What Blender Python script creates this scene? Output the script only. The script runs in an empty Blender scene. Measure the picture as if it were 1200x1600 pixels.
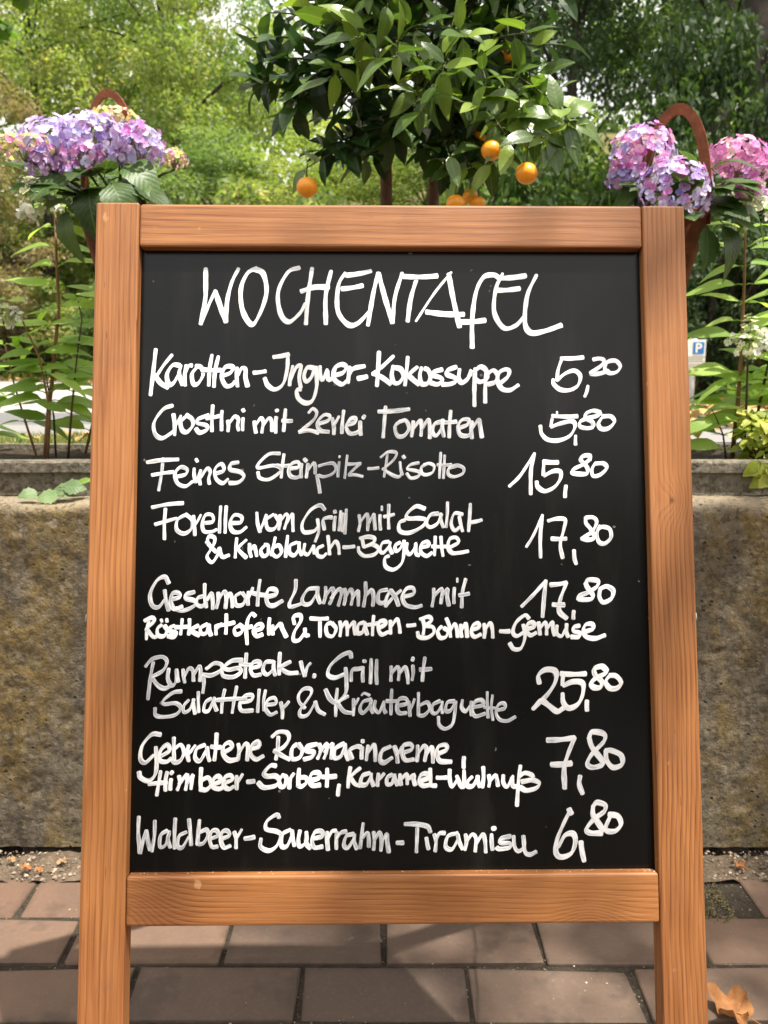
import bpy, bmesh, math, random
import numpy as np
from mathutils import Vector, Matrix, noise as mnoise

# ------------------------------------------------------------------ camera, sky, sun, exposure
scene = bpy.context.scene
R_ = math.radians
PITCH, FPX, CAM_H = R_(10.0), 1294.0, 0.95
cam_data = bpy.data.cameras.new('camera')
cam = bpy.data.objects.new('camera', cam_data)
scene.collection.objects.link(cam)
scene.camera = cam
cam.location = (0, 0, CAM_H)
cam.rotation_euler = (math.pi/2 - PITCH, 0, 0)
cam_data.sensor_fit = 'VERTICAL'
cam_data.sensor_height = 36.0
cam_data.lens = 36.0 * FPX / 1600.0
cam_data.clip_start = 0.02
cam_data.clip_end = 1000.0
cam_data.dof.use_dof = True
cam_data.dof.focus_distance = 0.92
cam_data.dof.aperture_fstop = 10.5
scene.render.resolution_x, scene.render.resolution_y = 768, 1024

SUN = Vector((0.27, -0.19, 0.95)).normalized()
world = bpy.data.worlds.new('World')
scene.world = world
world.use_nodes = True
wn = world.node_tree
for n in list(wn.nodes): wn.nodes.remove(n)
sky = wn.nodes.new('ShaderNodeTexSky')
sky.sky_type = 'NISHITA'
sky.sun_disc = False
sky.sun_elevation = math.asin(SUN.z)
sky.sun_rotation = math.atan2(SUN.x, SUN.y)
sky.air_density = 1.0
sky.dust_density = 5.0
sky.ozone_density = 1.0
bg = wn.nodes.new('ShaderNodeBackground')
bg.inputs['Strength'].default_value = 0.15
wo = wn.nodes.new('ShaderNodeOutputWorld')
# thin bright cloud veil over the blue
tcw = wn.nodes.new('ShaderNodeTexCoord'); nzw = wn.nodes.new('ShaderNodeTexNoise'); nzw.inputs['Scale'].default_value = 2.2; nzw.inputs['Detail'].default_value = 5
mrw = wn.nodes.new('ShaderNodeMapRange'); mrw.inputs[1].default_value = 0.3; mrw.inputs[2].default_value = 0.6; mrw.inputs[3].default_value = 0.45; mrw.inputs[4].default_value = 0.9
mxw = wn.nodes.new('ShaderNodeMix'); mxw.data_type = 'RGBA'; mxw.inputs[7].default_value = (5.6, 5.35, 4.9, 1)
wn.links.new(tcw.outputs['Generated'], nzw.inputs['Vector']); wn.links.new(nzw.outputs[0], mrw.inputs[0]); wn.links.new(mrw.outputs[0], mxw.inputs[0]); wn.links.new(sky.outputs[0], mxw.inputs[6])
wn.links.new(mxw.outputs[2], bg.inputs[0]); wn.links.new(bg.outputs[0], wo.inputs[0])
sun_data = bpy.data.lights.new('sun', 'SUN')
sun_data.energy = 4.0
sun_data.angle = R_(0.8)
sun_data.color = (1.0, 0.93, 0.82)
sun = bpy.data.objects.new('sun', sun_data)
scene.collection.objects.link(sun)
sun.rotation_euler = SUN.to_track_quat('Z', 'Y').to_euler()
scene.view_settings.view_transform = 'Standard'
scene.view_settings.look = 'None'
scene.view_settings.gamma = 1.0
scene.view_settings.exposure = 1.25
scene.view_settings.use_curve_mapping = False

# ------------------------------------------------------------------ helpers
rng = random.Random(7)
nrng = np.random.default_rng(11)
COL = scene.collection

def at(px, py, Y):
    """world point at forward distance Y seen at a photo pixel"""
    dx, dv = (px-600)/FPX, (py-800)/FPX
    d = Vector((dx, math.cos(PITCH) - dv*math.sin(PITCH), -math.sin(PITCH) - dv*math.cos(PITCH)))
    return Vector((0, 0, CAM_H)) + d*(Y/d.y)

class MB:
    def __init__(s): s.v, s.f, s.mi = [], [], []
    def add(s, vs, fs, m=0):
        b = len(s.v); s.v += [tuple(v) for v in vs]
        s.f += [tuple(b+i for i in f) for f in fs]; s.mi += [m]*len(fs)
    def box(s, a, b, m=0):
        x0, y0, z0 = a; x1, y1, z1 = b
        s.add([(x0,y0,z0),(x1,y0,z0),(x1,y1,z0),(x0,y1,z0),(x0,y0,z1),(x1,y0,z1),(x1,y1,z1),(x0,y1,z1)],
              [(0,3,2,1),(4,5,6,7),(0,1,5,4),(1,2,6,5),(2,3,7,6),(3,0,4,7)], m)
    def tube(s, pts, rad, n=6, m=0, cap=True):
        pts = [Vector(p) for p in pts]
        if not hasattr(rad, '__len__'): rad = [rad]*len(pts)
        rings = []; ref = Vector((0.3, 0.9, 0.2)).normalized()
        for i, p in enumerate(pts):
            t = (pts[min(i+1, len(pts)-1)] - pts[max(i-1, 0)])
            t = t.normalized() if t.length > 1e-9 else Vector((0,0,1))
            a = t.cross(ref)
            if a.length < 1e-3: a = t.cross(Vector((1,0,0)))
            a.normalize(); b = t.cross(a)
            rings.append([p + (a*math.cos(2*math.pi*k/n) + b*math.sin(2*math.pi*k/n))*rad[i] for k in range(n)])
        vs = [v for r in rings for v in r]; fs = []
        for i in range(len(pts)-1):
            for k in range(n):
                fs.append((i*n+k, i*n+(k+1)%n, (i+1)*n+(k+1)%n, (i+1)*n+k))
        if cap:
            fs.append(tuple(range(n))[::-1]); fs.append(tuple((len(pts)-1)*n+k for k in range(n)))
        s.add(vs, fs, m)
    def lathe(s, prof, n=24, c=(0,0,0), m=0):
        vs = []; fs = []
        for r, z in prof:
            for k in range(n):
                a = 2*math.pi*k/n; vs.append((c[0]+r*math.cos(a), c[1]+r*math.sin(a), c[2]+z))
        for i in range(len(prof)-1):
            for k in range(n):
                fs.append((i*n+k, i*n+(k+1)%n, (i+1)*n+(k+1)%n, (i+1)*n+k))
        s.add(vs, fs, m)
    def mesh(s, name, mats, smooth=False, bevel=0.0, seg=2):
        me = bpy.data.meshes.new(name)
        me.from_pydata(s.v, [], s.f)
        if not isinstance(mats, (list, tuple)): mats = [mats]
        for m in mats: me.materials.append(m)
        me.polygons.foreach_set('material_index', s.mi)
        if bevel > 0:
            bm = bmesh.new(); bm.from_mesh(me)
            bmesh.ops.remove_doubles(bm, verts=bm.verts, dist=1e-6)
            bmesh.ops.bevel(bm, geom=list(bm.edges), offset=bevel, segments=seg, affect='EDGES', profile=0.5)
            bm.to_mesh(me); bm.free()
        if smooth:
            me.polygons.foreach_set('use_smooth', [True]*len(me.polygons))
        me.update()
        return me

def link(name, me, parent=None, loc=None, mat4=None, label=None, cat=None, group=None, kind=None):
    o = bpy.data.objects.new(name, me)
    COL.objects.link(o)
    if parent is not None: o.parent = parent
    if mat4 is not None: o.matrix_local = mat4
    elif loc is not None: o.location = loc
    if label: o['label'] = label
    if cat: o['category'] = cat
    if group: o['group'] = group
    if kind: o['kind'] = kind
    return o

def thing(name, label, cat, loc=(0,0,0), group=None, mat4=None):
    return link(name, None, None, loc, mat4, label, cat, group)

def quads_mesh(name, V, mat, tint=None, n=4, smooth=False):
    """V: (N,n,3) array of polygons -> mesh"""
    N = V.shape[0]
    me = bpy.data.meshes.new(name)
    me.vertices.add(N*n); me.vertices.foreach_set('co', V.reshape(-1).astype(np.float32))
    me.loops.add(N*n); me.loops.foreach_set('vertex_index', np.arange(N*n, dtype=np.int32))
    me.polygons.add(N)
    me.polygons.foreach_set('loop_start', np.arange(0, N*n, n, dtype=np.int32))
    me.polygons.foreach_set('loop_total', np.full(N, n, dtype=np.int32))
    if tint is not None:
        at_ = me.attributes.new('tint', 'FLOAT', 'FACE'); at_.data.foreach_set('value', tint.astype(np.float32))
    for m in (mat if isinstance(mat, (list, tuple)) else [mat]): me.materials.append(m)
    me.update(calc_edges=True); me.validate()
    return me

def _hash(ix, iy, iz, seed):
    h = (ix*374761393 + iy*668265263 + iz*2147483647 + seed*974634777) & 0xFFFFFFFF
    h = ((h ^ (h >> 13))*1274126177) & 0xFFFFFFFF
    return ((h ^ (h >> 16)) & 0xFFFF)/65535.0
def vnoise(x, y, z=0.0, seed=0):
    x = np.asarray(x, float); y = np.asarray(y, float); z = np.zeros_like(x)+z
    ix, iy, iz = np.floor(x).astype(np.int64), np.floor(y).astype(np.int64), np.floor(z).astype(np.int64)
    fx, fy, fz = x-ix, y-iy, z-iz
    fx, fy, fz = fx*fx*(3-2*fx), fy*fy*(3-2*fy), fz*fz*(3-2*fz)
    r = 0
    for a in (0,1):
        for b in (0,1):
            for c in (0,1):
                w = (fx if a else 1-fx)*(fy if b else 1-fy)*(fz if c else 1-fz)
                r = r + w*_hash(ix+a, iy+b, iz+c, seed)
    return r*2-1
def fbm(x, y, z=0.0, seed=0, o=4):
    r = 0; a = 1.0; s = 0
    for i in range(o):
        r = r + a*vnoise(np.asarray(x)*2**i, np.asarray(y)*2**i, np.asarray(z)*2**i, seed+i); s += a; a *= 0.5
    return r/s

# ------------------------------------------------------------------ materials
class NT:
    def __init__(s, name):
        s.m = bpy.data.materials.new(name); s.m.use_nodes = True; s.t = s.m.node_tree
        for n in list(s.t.nodes): s.t.nodes.remove(n)
        s.out = s.t.nodes.new('ShaderNodeOutputMaterial')
    def n(s, typ, ins=None, **props):
        nd = s.t.nodes.new('ShaderNode'+typ)
        for k, v in props.items(): setattr(nd, k, v)
        for k, v in (ins or {}).items():
            sk = nd.inputs[k]
            if hasattr(v, 'is_output') or isinstance(v, bpy.types.NodeSocket): s.t.links.new(v, sk)
            else:
                if isinstance(v, tuple) and len(v) == 3 and sk.type == 'RGBA': v = (*v, 1)
                sk.default_value = v
        return nd
    def math(s, op, a, b=0.0, c=None):
        ins = {0: a, 1: b}
        if c is not None: ins[2] = c
        return s.n('Math', ins, operation=op).outputs[0]
    def noise(s, vec, scale, detail=4, rough=0.55, dist=0.0):
        return s.n('TexNoise', {'Vector': vec, 'Scale': scale, 'Detail': detail, 'Roughness': rough, 'Distortion': dist}).outputs[0]
    def ramp(s, fac, stops, interp='LINEAR'):
        nd = s.n('ValToRGB', {0: fac}); cr = nd.color_ramp; cr.interpolation = interp
        while len(cr.elements) < len(stops): cr.elements.new(0.5)
        for e, (p, c) in zip(cr.elements, stops):
            e.position = p; e.color = (*c, 1) if len(c) == 3 else c
        return nd.outputs[0]
    def rampf(s, fac, a, b):
        return s.n('MapRange', {0: fac, 1: a, 2: b}, clamp=True).outputs[0]
    def mix(s, fac, a, b, mode='MIX'):
        nd = s.n('Mix', None, data_type='RGBA', blend_type=mode)
        for i, v in ((0, fac), (6, a), (7, b)):
            if isinstance(v, bpy.types.NodeSocket): s.t.links.new(v, nd.inputs[i])
            else: nd.inputs[i].default_value = (*v, 1) if isinstance(v, tuple) and len(v) == 3 else v
        return nd.outputs[2]
    def obj(s): return s.n('TexCoord').outputs['Object']
    def gen(s, scale=(1,1,1), loc=(0,0,0), rot=(0,0,0), vec=None):
        return s.n('Mapping', {'Vector': vec or s.obj(), 'Scale': scale, 'Location': loc, 'Rotation': rot}).outputs[0]
    def bump(s, h, strength=0.3, dist=0.01, normal=None):
        ins = {'Height': h, 'Strength': strength, 'Distance': dist}
        if normal is not None: ins['Normal'] = normal
        return s.n('Bump', ins).outputs[0]
    def fin(s, color, rough=0.6, spec=0.5, normal=None, metal=0.0, coat=None):
        ins = {'Base Color': color, 'Roughness': rough, 'Specular IOR Level': spec, 'Metallic': metal}
        if normal is not None: ins['Normal'] = normal
        if coat: ins['Coat Weight'] = coat[0]; ins['Coat Roughness'] = coat[1]
        b = s.n('BsdfPrincipled', ins)
        s.t.links.new(b.outputs[0], s.out.inputs[0]); return s.m

def leaf_mat(name, stops, trans=0.35, rough=0.5, tint='OBJ', spec=0.4, tcol=(1.25, 1.3, 0.55), vein=0.3):
    m = NT(name)
    if tint == 'OBJ': f = m.n('ObjectInfo').outputs['Random']
    else: f = m.n('Attribute', attribute_name='tint').outputs['Fac']
    col = m.ramp(f, stops)
    if tint == 'OBJ':
        o = m.obj()
        sx = m.n('SeparateXYZ', {0: o})
        mid = m.rampf(m.math('ABSOLUTE', sx.outputs[0]), 0.0016, 0.0004)
        # side veins
        ax = m.math('ABSOLUTE', sx.outputs[0])
        w = m.math('SINE', m.math('MULTIPLY', m.math('SUBTRACT', sx.outputs[1], m.math('MULTIPLY', ax, 0.8)), 780.0))
        vv = m.math('MULTIPLY', m.rampf(w, 0.8, 1.0), 0.35)
        col = m.mix(m.math('MAXIMUM', m.math('MULTIPLY', mid, 0.45), m.math('MULTIPLY', vv, vein)), col, m.mix(0.5, col, (0.30, 0.40, 0.12)))
        nz = m.noise(o, 90, 3)
        col = m.mix(m.math('MULTIPLY', m.rampf(nz, 0.35, 0.75), 0.35), col, m.mix(0.5, col, (0.22, 0.25, 0.04)))
        nrm = m.bump(m.math('ADD', m.math('MULTIPLY', w, vein), m.noise(o, 160, 2)), 0.25, 0.0015)
    else: nrm = None
    ins = {'Base Color': col, 'Roughness': rough, 'Specular IOR Level': spec}
    if nrm is not None: ins['Normal'] = nrm
    b = m.n('BsdfPrincipled', ins)
    tc = m.mix(1.0, col, tcol, 'MULTIPLY')
    t = m.n('BsdfTranslucent', {'Color': m.mix(0.5, tc, tc, 'ADD')})
    ms = m.n('MixShader', {0: trans, 1: b.outputs[0], 2: t.outputs[0]})
    m.t.links.new(ms.outputs[0], m.out.inputs[0])
    return m.m

def wood_mat(name, axis, pith, seed, knots=(), light=(0.28, 0.107, 0.029), dark=(0.088, 0.025, 0.008), ring=0.0042, tilt=0.02):
    """growth rings about a pith line that runs nearly along the timber"""
    m = NT(name); o = m.obj()
    sp = m.n('SeparateXYZ', {0: o}); X, Y, Z = sp.outputs
    A, B = (Z, X) if axis == 'Z' else (X, Z)
    low = m.noise(m.gen((1.6, 1.6, 1.6), (seed, seed*2, 0)), 2.2, 2, 0.5)
    low2 = m.noise(m.gen((18, 18, 3) if axis == 'Z' else (3, 18, 18), (seed*3, 0, seed)), 1.0, 3, 0.5)
    b = m.math('SUBTRACT', B, m.math('ADD', pith[0], m.math('MULTIPLY', m.math('SUBTRACT', low, 0.5), 0.024)))
    b = m.math('ADD', b, m.math('MULTIPLY', A, tilt))
    y = m.math('SUBTRACT', Y, pith[1])
    r = m.math('SQRT', m.math('ADD', m.math('POWER', m.math('ABSOLUTE', b), 2.0), m.math('POWER', m.math('ABSOLUTE', y), 2.0)))
    r = m.math('ADD', r, m.math('MULTIPLY', m.math('SUBTRACT', low2, 0.5), 0.006))
    kmask = None
    for (ka, kb, size) in knots:
        da = m.math('DIVIDE', m.math('SUBTRACT', A, ka), size*1.2); db = m.math('DIVIDE', m.math('SUBTRACT', B, kb), size)
        d2 = m.math('ADD', m.math('MULTIPLY', da, da), m.math('MULTIPLY', db, db))
        g = m.math('EXPONENT', m.math('MULTIPLY', d2, -0.25))
        r = m.math('ADD', r, m.math('MULTIPLY', g, size*1.7))
        k = m.math('EXPONENT', m.math('MULTIPLY', d2, -9.0))
        kmask = k if kmask is None else m.math('MAXIMUM', kmask, k)
    w = m.math('FRACT', m.math('DIVIDE', r, ring))
    late = m.math('MULTIPLY', m.math('POWER', w, 2.6), m.n('MapRange', {0: m.noise(m.gen((4, 4, 3), (seed, 0, seed)), 1.0, 3), 1: 0.35, 2: 0.65, 3: 0.2, 4: 1.35}).outputs[0])
    fib = m.noise(m.gen((420, 420, 9) if axis == 'Z' else (9, 420, 420), (0, seed, 0)), 1.0, 3, 0.6)
    blotch = m.noise(m.gen((6, 6, 3.5), (seed, 1, 2)), 1.6, 3, 0.6)
    col = m.mix(m.math('MULTIPLY', late, 0.80), light, dark)
    col = m.mix(m.math('MULTIPLY', m.rampf(blotch, 0.40, 0.66), 0.75), col, m.mix(0.6, col, (0.16, 0.05, 0.016)))
    col = m.mix(m.math('MULTIPLY', m.rampf(fib, 0.38, 0.68), 0.42), col, (0.44, 0.20, 0.075))
    if kmask is not None: col = m.mix(m.math('MULTIPLY', kmask, 0.9), col, (0.07, 0.03, 0.015))
    big = m.noise(m.gen((7, 7, 1.7) if axis == 'Z' else (1.7, 7, 7), (seed*5, seed, 1)), 1.0, 4, 0.65)
    col = m.mix(m.math('MULTIPLY', m.rampf(big, 0.50, 0.66), 0.5), col, m.mix(1.0, col, (0.60, 0.52, 0.48), 'MULTIPLY'))
    col = m.mix(m.math('MULTIPLY', m.rampf(big, 0.46, 0.32), 0.45), col, m.mix(1.0, col, (1.28, 1.34, 1.40), 'MULTIPLY'))
    nick = m.noise(m.gen((30, 120, 260) if axis == 'X' else (260, 120, 30), (seed, 3, seed)), 1.0, 1, 0.4)
    col = m.mix(m.math('MULTIPLY', m.rampf(nick, 0.745, 0.77), 0.55), col, (0.07, 0.025, 0.01))
    # pale rubbed spots
    sc = m.noise(m.gen((60, 60, 40), (seed, seed, 0)), 1.0, 2, 0.5)
    col = m.mix(m.math('MULTIPLY', m.rampf(sc, 0.74, 0.80), 0.3), col, (0.72, 0.47, 0.26))
    grime = m.noise(m.gen((14, 14, 9), (0, 0, seed)), 2.0, 4, 0.7)
    col = m.mix(m.math('MULTIPLY', m.rampf(grime, 0.58, 0.75), 0.3), col, (0.13, 0.07, 0.04))
    h = m.math('ADD', m.math('MULTIPLY', late, -0.5), m.math('MULTIPLY', fib, 0.6))
    return m.fin(col, m.n('MapRange', {0: fib, 3: 0.42, 4: 0.6}).outputs[0], 0.4, m.bump(h, 0.35, 0.0012))

def stone_noise(m, o, s): return m.noise(o, s, 8, 0.65)

def mat_paver():
    m = NT('paver_clay'); o = m.obj(); rnd = m.n('ObjectInfo').outputs['Random']
    base = m.ramp(rnd, [(0.0, (0.125, 0.072, 0.049)), (0.25, (0.155, 0.098, 0.068)), (0.5, (0.088, 0.062, 0.049)), (0.75, (0.165, 0.102, 0.069)), (1.0, (0.115, 0.080, 0.060))])
    off = m.n('CombineXYZ', {0: m.math('MULTIPLY', rnd, 37.0), 1: m.math('MULTIPLY', rnd, 91.0)}).outputs[0]
    v = m.n('VectorMath', {0: o, 1: off}, operation='ADD').outputs[0]
    n1 = m.noise(v, 9, 5, 0.6); n2 = m.noise(v, 120, 5, 0.7); n3 = m.noise(v, 380, 2, 0.6)
    col = m.mix(m.math('MULTIPLY', m.rampf(n1, 0.35, 0.7), 0.6), base, m.mix(0.6, base, (0.055, 0.044, 0.036)))
    col = m.mix(m.math('MULTIPLY', m.rampf(n2, 0.5, 0.75), 0.25), col, (0.19, 0.15, 0.115))
    col = m.mix(m.math('MULTIPLY', m.rampf(n3, 0.70, 0.8), 0.6), col, (0.05, 0.042, 0.035))
    d = m.noise(v, 32, 2, 0.4)
    col = m.mix(m.math('MULTIPLY', m.rampf(d, 0.76, 0.80), 0.3), col, (0.25, 0.2, 0.15))
    stn = m.noise(v, 5.5, 4, 0.7)
    col = m.mix(m.math('MULTIPLY', m.rampf(stn, 0.56, 0.64), 0.45), col, (0.045, 0.036, 0.03))
    # soil against the joints
    sp = m.n('SeparateXYZ', {0: m.n('TexCoord').outputs['Object']})
    ex = m.rampf(m.math('ABSOLUTE', sp.outputs[0]), 0.112, 0.128); ey = m.rampf(m.math('ABSOLUTE', sp.outputs[1]), 0.044, 0.0565)
    e = m.math('MULTIPLY', m.math('MAXIMUM', ex, ey), m.rampf(m.noise(v, 40, 3), 0.35, 0.65))
    col = m.mix(m.math('MULTIPLY', e, 0.5), col, (0.04, 0.032, 0.022))
    h = m.math('ADD', m.math('MULTIPLY', n2, 0.6), m.math('MULTIPLY', n3, 0.5))
    return m.fin(col, 0.78, 0.35, m.bump(h, 0.35, 0.002))

def mat_concrete(name, mossy=0.0, base=(0.115, 0.094, 0.066), pale=(0.20, 0.168, 0.122), top_z=None):
    m = NT(name); o = m.n('NewGeometry').outputs['Position']
    n1 = m.noise(m.gen((1.5, 1.5, 0.7), vec=o) if mossy else o, 3.0, 8, 0.65); n2 = m.noise(o, 28, 8, 0.7); n3 = m.noise(o, 85, 5, 0.75)
    streak = m.noise(m.gen((7.5, 7.5, 0.8), vec=o), 1.0, 4, 0.6)
    col = m.mix(m.rampf(n1, 0.35, 0.68), base, pale)
    col = m.mix(m.math('MULTIPLY', m.rampf(n2, 0.42, 0.66), 0.55), col, tuple(c*0.45 for c in base))
    if mossy:
        col = m.mix(m.math('MULTIPLY', m.rampf(streak, 0.50, 0.62), 0.72), col, (0.062, 0.053, 0.042))
        lich = m.math('MULTIPLY', m.rampf(m.noise(m.gen((9, 9, 3.0), (3.3, 0, 1.1), vec=o), 1.0, 6, 0.68), 0.41, 0.53), m.rampf(n2, 0.33, 0.55))
        col = m.mix(m.math('MULTIPLY', lich, 0.62*mossy), col, (0.22, 0.145, 0.028))
        sp = m.noise(o, 75, 2, 0.4)
        col = m.mix(m.math('MULTIPLY', m.rampf(sp, 0.735, 0.75), 0.8*mossy), col, (0.27, 0.17, 0.02))
        wh = m.noise(m.gen(loc=(1.7, 3, 5), vec=o), 26, 3, 0.5)
        col = m.mix(m.rampf(wh, 0.755, 0.775), col, (0.50, 0.48, 0.43))
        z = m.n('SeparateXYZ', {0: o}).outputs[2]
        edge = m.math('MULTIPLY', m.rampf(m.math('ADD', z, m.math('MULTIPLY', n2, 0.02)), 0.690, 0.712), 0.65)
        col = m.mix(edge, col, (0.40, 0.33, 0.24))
    pit = m.n('TexVoronoi', {'Vector': o, 'Scale': 46.0 if mossy else 90.0, 'Randomness': 1.0}).outputs[0]
    pm = m.math('MULTIPLY', m.rampf(pit, 0.17, 0.06), m.rampf(m.noise(o, 14, 2), 0.50, 0.58))
    col = m.mix(m.math('MULTIPLY', m.rampf(n3, 0.53, 0.66), 0.6), col, tuple(c*1.9 for c in base))
    col = m.mix(m.math('MULTIPLY', m.rampf(n3, 0.47, 0.36), 0.7), col, (0.05, 0.042, 0.03))
    agg = m.n('TexVoronoi', {'Vector': o, 'Scale': 120.0, 'Randomness': 1.0})
    ac = m.n('SeparateColor', {0: agg.outputs[1]}).outputs[0]
    col = m.mix(m.math('MULTIPLY', m.rampf(ac, 0.78, 0.95), 0.32), col, (0.32, 0.275, 0.21))
    col = m.mix(m.math('MULTIPLY', m.rampf(ac, 0.22, 0.05), 0.6), col, (0.06, 0.05, 0.035))
    col = m.mix(m.math('MULTIPLY', pm, 0.75), col, (0.03, 0.026, 0.02))
    h = m.math('SUBTRACT', m.math('ADD', m.math('MULTIPLY', n2, 1.3), m.math('MULTIPLY', n3, 0.55)), m.math('MULTIPLY', pm, 1.2))
    return m.fin(col, 0.9, 0.25, m.bump(h, 1.0, 0.011))

def mat_noise(name, c1, c2, scale=20, rough=0.9, bumpd=0.01, c3=None, strength=0.5, spec=0.3, s2=160):
    m = NT(name); o = m.n('NewGeometry').outputs['Position']
    n1 = m.noise(o, scale, 6, 0.65); n2 = m.noise(o, s2, 4, 0.7)
    col = m.mix(m.rampf(n1, 0.35, 0.65), c1, c2)
    if c3: col = m.mix(m.rampf(n2, 0.55, 0.7), col, c3)
    return m.fin(col, rough, spec, m.bump(m.math('ADD', n1, n2), strength, bumpd))

def mat_tint(name, stops, rough=0.8, spec=0.3):
    m = NT(name); f = m.n('Attribute', attribute_name='tint').outputs['Fac']
    return m.fin(m.ramp(f, stops), rough, spec)
def mat_objrnd(name, stops, rough=0.7, spec=0.3, bump=None):
    m = NT(name); f = m.n('ObjectInfo').outputs['Random']
    col = m.ramp(f, stops)
    nz = m.noise(m.obj(), 60, 4, 0.6)
    col = m.mix(m.math('MULTIPLY', nz, 0.35), col, m.mix(1.0, col, (0.5, 0.45, 0.4), 'MULTIPLY'))
    return m.fin(col, rough, spec, m.bump(nz, 0.4, bump) if bump else None)

M_paver = mat_paver()
M_wall = mat_concrete('weathered_concrete', 1.0)
M_trough = mat_concrete('trough_concrete', 0.0, (0.17, 0.15, 0.115), (0.25, 0.225, 0.175))
M_dirt = mat_noise('joint_sand', (0.02, 0.016, 0.011), (0.045, 0.035, 0.024), 40, 0.95, 0.006, (0.085, 0.066, 0.046))
M_gravel_bed = mat_noise('gritty_soil', (0.085, 0.062, 0.042), (0.17, 0.125, 0.085), 30, 0.95, 0.01, (0.24, 0.19, 0.14), 0.8)
M_soil = mat_noise('potting_soil', (0.02, 0.014, 0.01), (0.06, 0.042, 0.028), 60, 0.95, 0.01, (0.12, 0.09, 0.05), 0.9)
M_bark = mat_noise('tree_bark', (0.03, 0.024, 0.018), (0.065, 0.052, 0.04), 14, 0.9, 0.03, (0.09, 0.075, 0.06), 0.9)
M_rust = mat_noise('rusty_steel', (0.14, 0.042, 0.018), (0.24, 0.075, 0.032), 35, 0.85, 0.002, (0.09, 0.035, 0.02), 0.4)
M_steel = mat_noise('zinc_steel', (0.35, 0.35, 0.35), (0.5, 0.5, 0.5), 30, 0.45, 0.001)
M_terracotta = mat_noise('terracotta_clay', (0.36, 0.15, 0.08), (0.45, 0.21, 0.12), 18, 0.85, 0.002)
M_bank = mat_noise('bank_undergrowth', (0.09, 0.10, 0.03), (0.20, 0.18, 0.07), 1.2, 0.95, 0.15, (0.26, 0.22, 0.10), 1.0, 0.2, 9)

def mat_road():
    m = NT('asphalt'); o = m.n('NewGeometry').outputs['Position']
    y = m.n('SeparateXYZ', {0: o}).outputs[1]
    n1 = m.noise(o, 0.9, 6, 0.6); n2 = m.noise(o, 90, 4, 0.7)
    yy = m.math('ADD', y, m.math('MULTIPLY', n1, 0.35))
    col = m.mix(m.rampf(yy, 6.3, 6.34), (0.115, 0.115, 0.12), (0.30, 0.285, 0.265))      # paler far lane
    col = m.mix(m.rampf(yy, 5.05, 5.02), col, (0.20, 0.195, 0.19))
    col = m.mix(m.math('MULTIPLY', m.rampf(n2, 0.5, 0.7), 0.4), col, (0.34, 0.32, 0.3))
    col = m.mix(m.math('MULTIPLY', m.rampf(n1, 0.5, 0.7), 0.25), col, (0.16, 0.15, 0.14))
    return m.fin(col, 0.85, 0.3, m.bump(n2, 0.4, 0.005))
M_road = mat_road()

# sandwich board materials
def mat_slate():
    m = NT('chalkboard_black'); o = m.obj()
    n1 = m.noise(o, 5, 4, 0.6); n2 = m.noise(m.gen((3, 3, 1.2)), 9, 5, 0.65); n3 = m.noise(o, 700, 2, 0.5)
    col = m.mix(m.math('MULTIPLY', m.rampf(n2, 0.45, 0.75), 0.5), (0.0024, 0.0023, 0.0021), (0.0042, 0.0040, 0.0036))
    wipe = m.noise(m.gen((14, 3, 2.2), rot=(0, 0.5, 0)), 1.0, 5, 0.7)
    col = m.mix(m.math('MULTIPLY', m.rampf(wipe, 0.52, 0.78), 0.30), col, (0.028, 0.026, 0.023))
    sp = m.noise(o, 95, 1, 0.3)
    col = m.mix(m.math('MULTIPLY', m.rampf(sp, 0.80, 0.83), 0.4), col, (0.3, 0.29, 0.27))
    rg = m.n('MapRange', {0: n1, 3: 0.19, 4: 0.25}).outputs[0]
    return m.fin(col, rg, 0.27, m.bump(n3, 0.06, 0.0004))
M_slate = mat_slate()
def mat_ink(g, key):
    m = NT('white_marker_'+key)
    uv = m.n('UVMap').outputs[0]
    sp = m.n('SeparateXYZ', {0: uv})
    st = m.noise(m.gen((60, 3.4, 1), (g*13, 0, 0), vec=uv), 1.0, 3, 0.6)       # brush streaks along the stroke
    slow = m.noise(m.gen((55, 0.35, 1), (0, g*31, 0), vec=uv), 1.0, 2, 0.5)
    av = m.math('ABSOLUTE', sp.outputs[1])
    edge = m.rampf(av, 0.55, 0.95)
    f = m.math('ADD', m.math('MULTIPLY', st, 0.85), m.math('MULTIPLY', slow, 0.45))
    f = m.rampf(f, 0.74-0.30*g, 0.90-0.30*g)
    f = m.math('MULTIPLY', f, m.math('SUBTRACT', 1.0, m.math('MULTIPLY', edge, 0.45)))
    col = m.mix(f, (0.77, 0.77, 0.775), (0.29, 0.305, 0.33))
    return m.fin(col, 0.5, 0.35)
# ------------------------------------------------------------------ the setting
WALL_Y, WALL_TOP = 1.500, 0.702
def far_edge(x):
    x = np.asarray(x, float)
    y = 19.0 - (x+7.3)*1.218
    return np.where(x < -8, 19.85, np.where(x > 3.2, 6.2, y))
def terr(x, y):
    x = np.asarray(x, float); y = np.asarray(y, float)
    base = 0.655 - 0.055*np.clip((y-3.0)/0.7, 0, 1)
    d = np.clip(y - far_edge(x) - 0.3, 0, None)
    rise = np.where(d < 30, d*0.33*np.clip(d/3, 0.15, 1), 30*0.33 + (d-30)*0.06)
    return base + rise + fbm(x*0.6, y*0.6, 0, 3)*0.25*np.clip(d/3, 0, 1)

# lower ground under the paving, out to the horizon behind the viewer
mb = MB(); mb.box((-300, -300, -0.6), (300, 1.9, -0.012))
link('ground', mb.mesh('ground', M_dirt), kind='structure')

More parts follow.
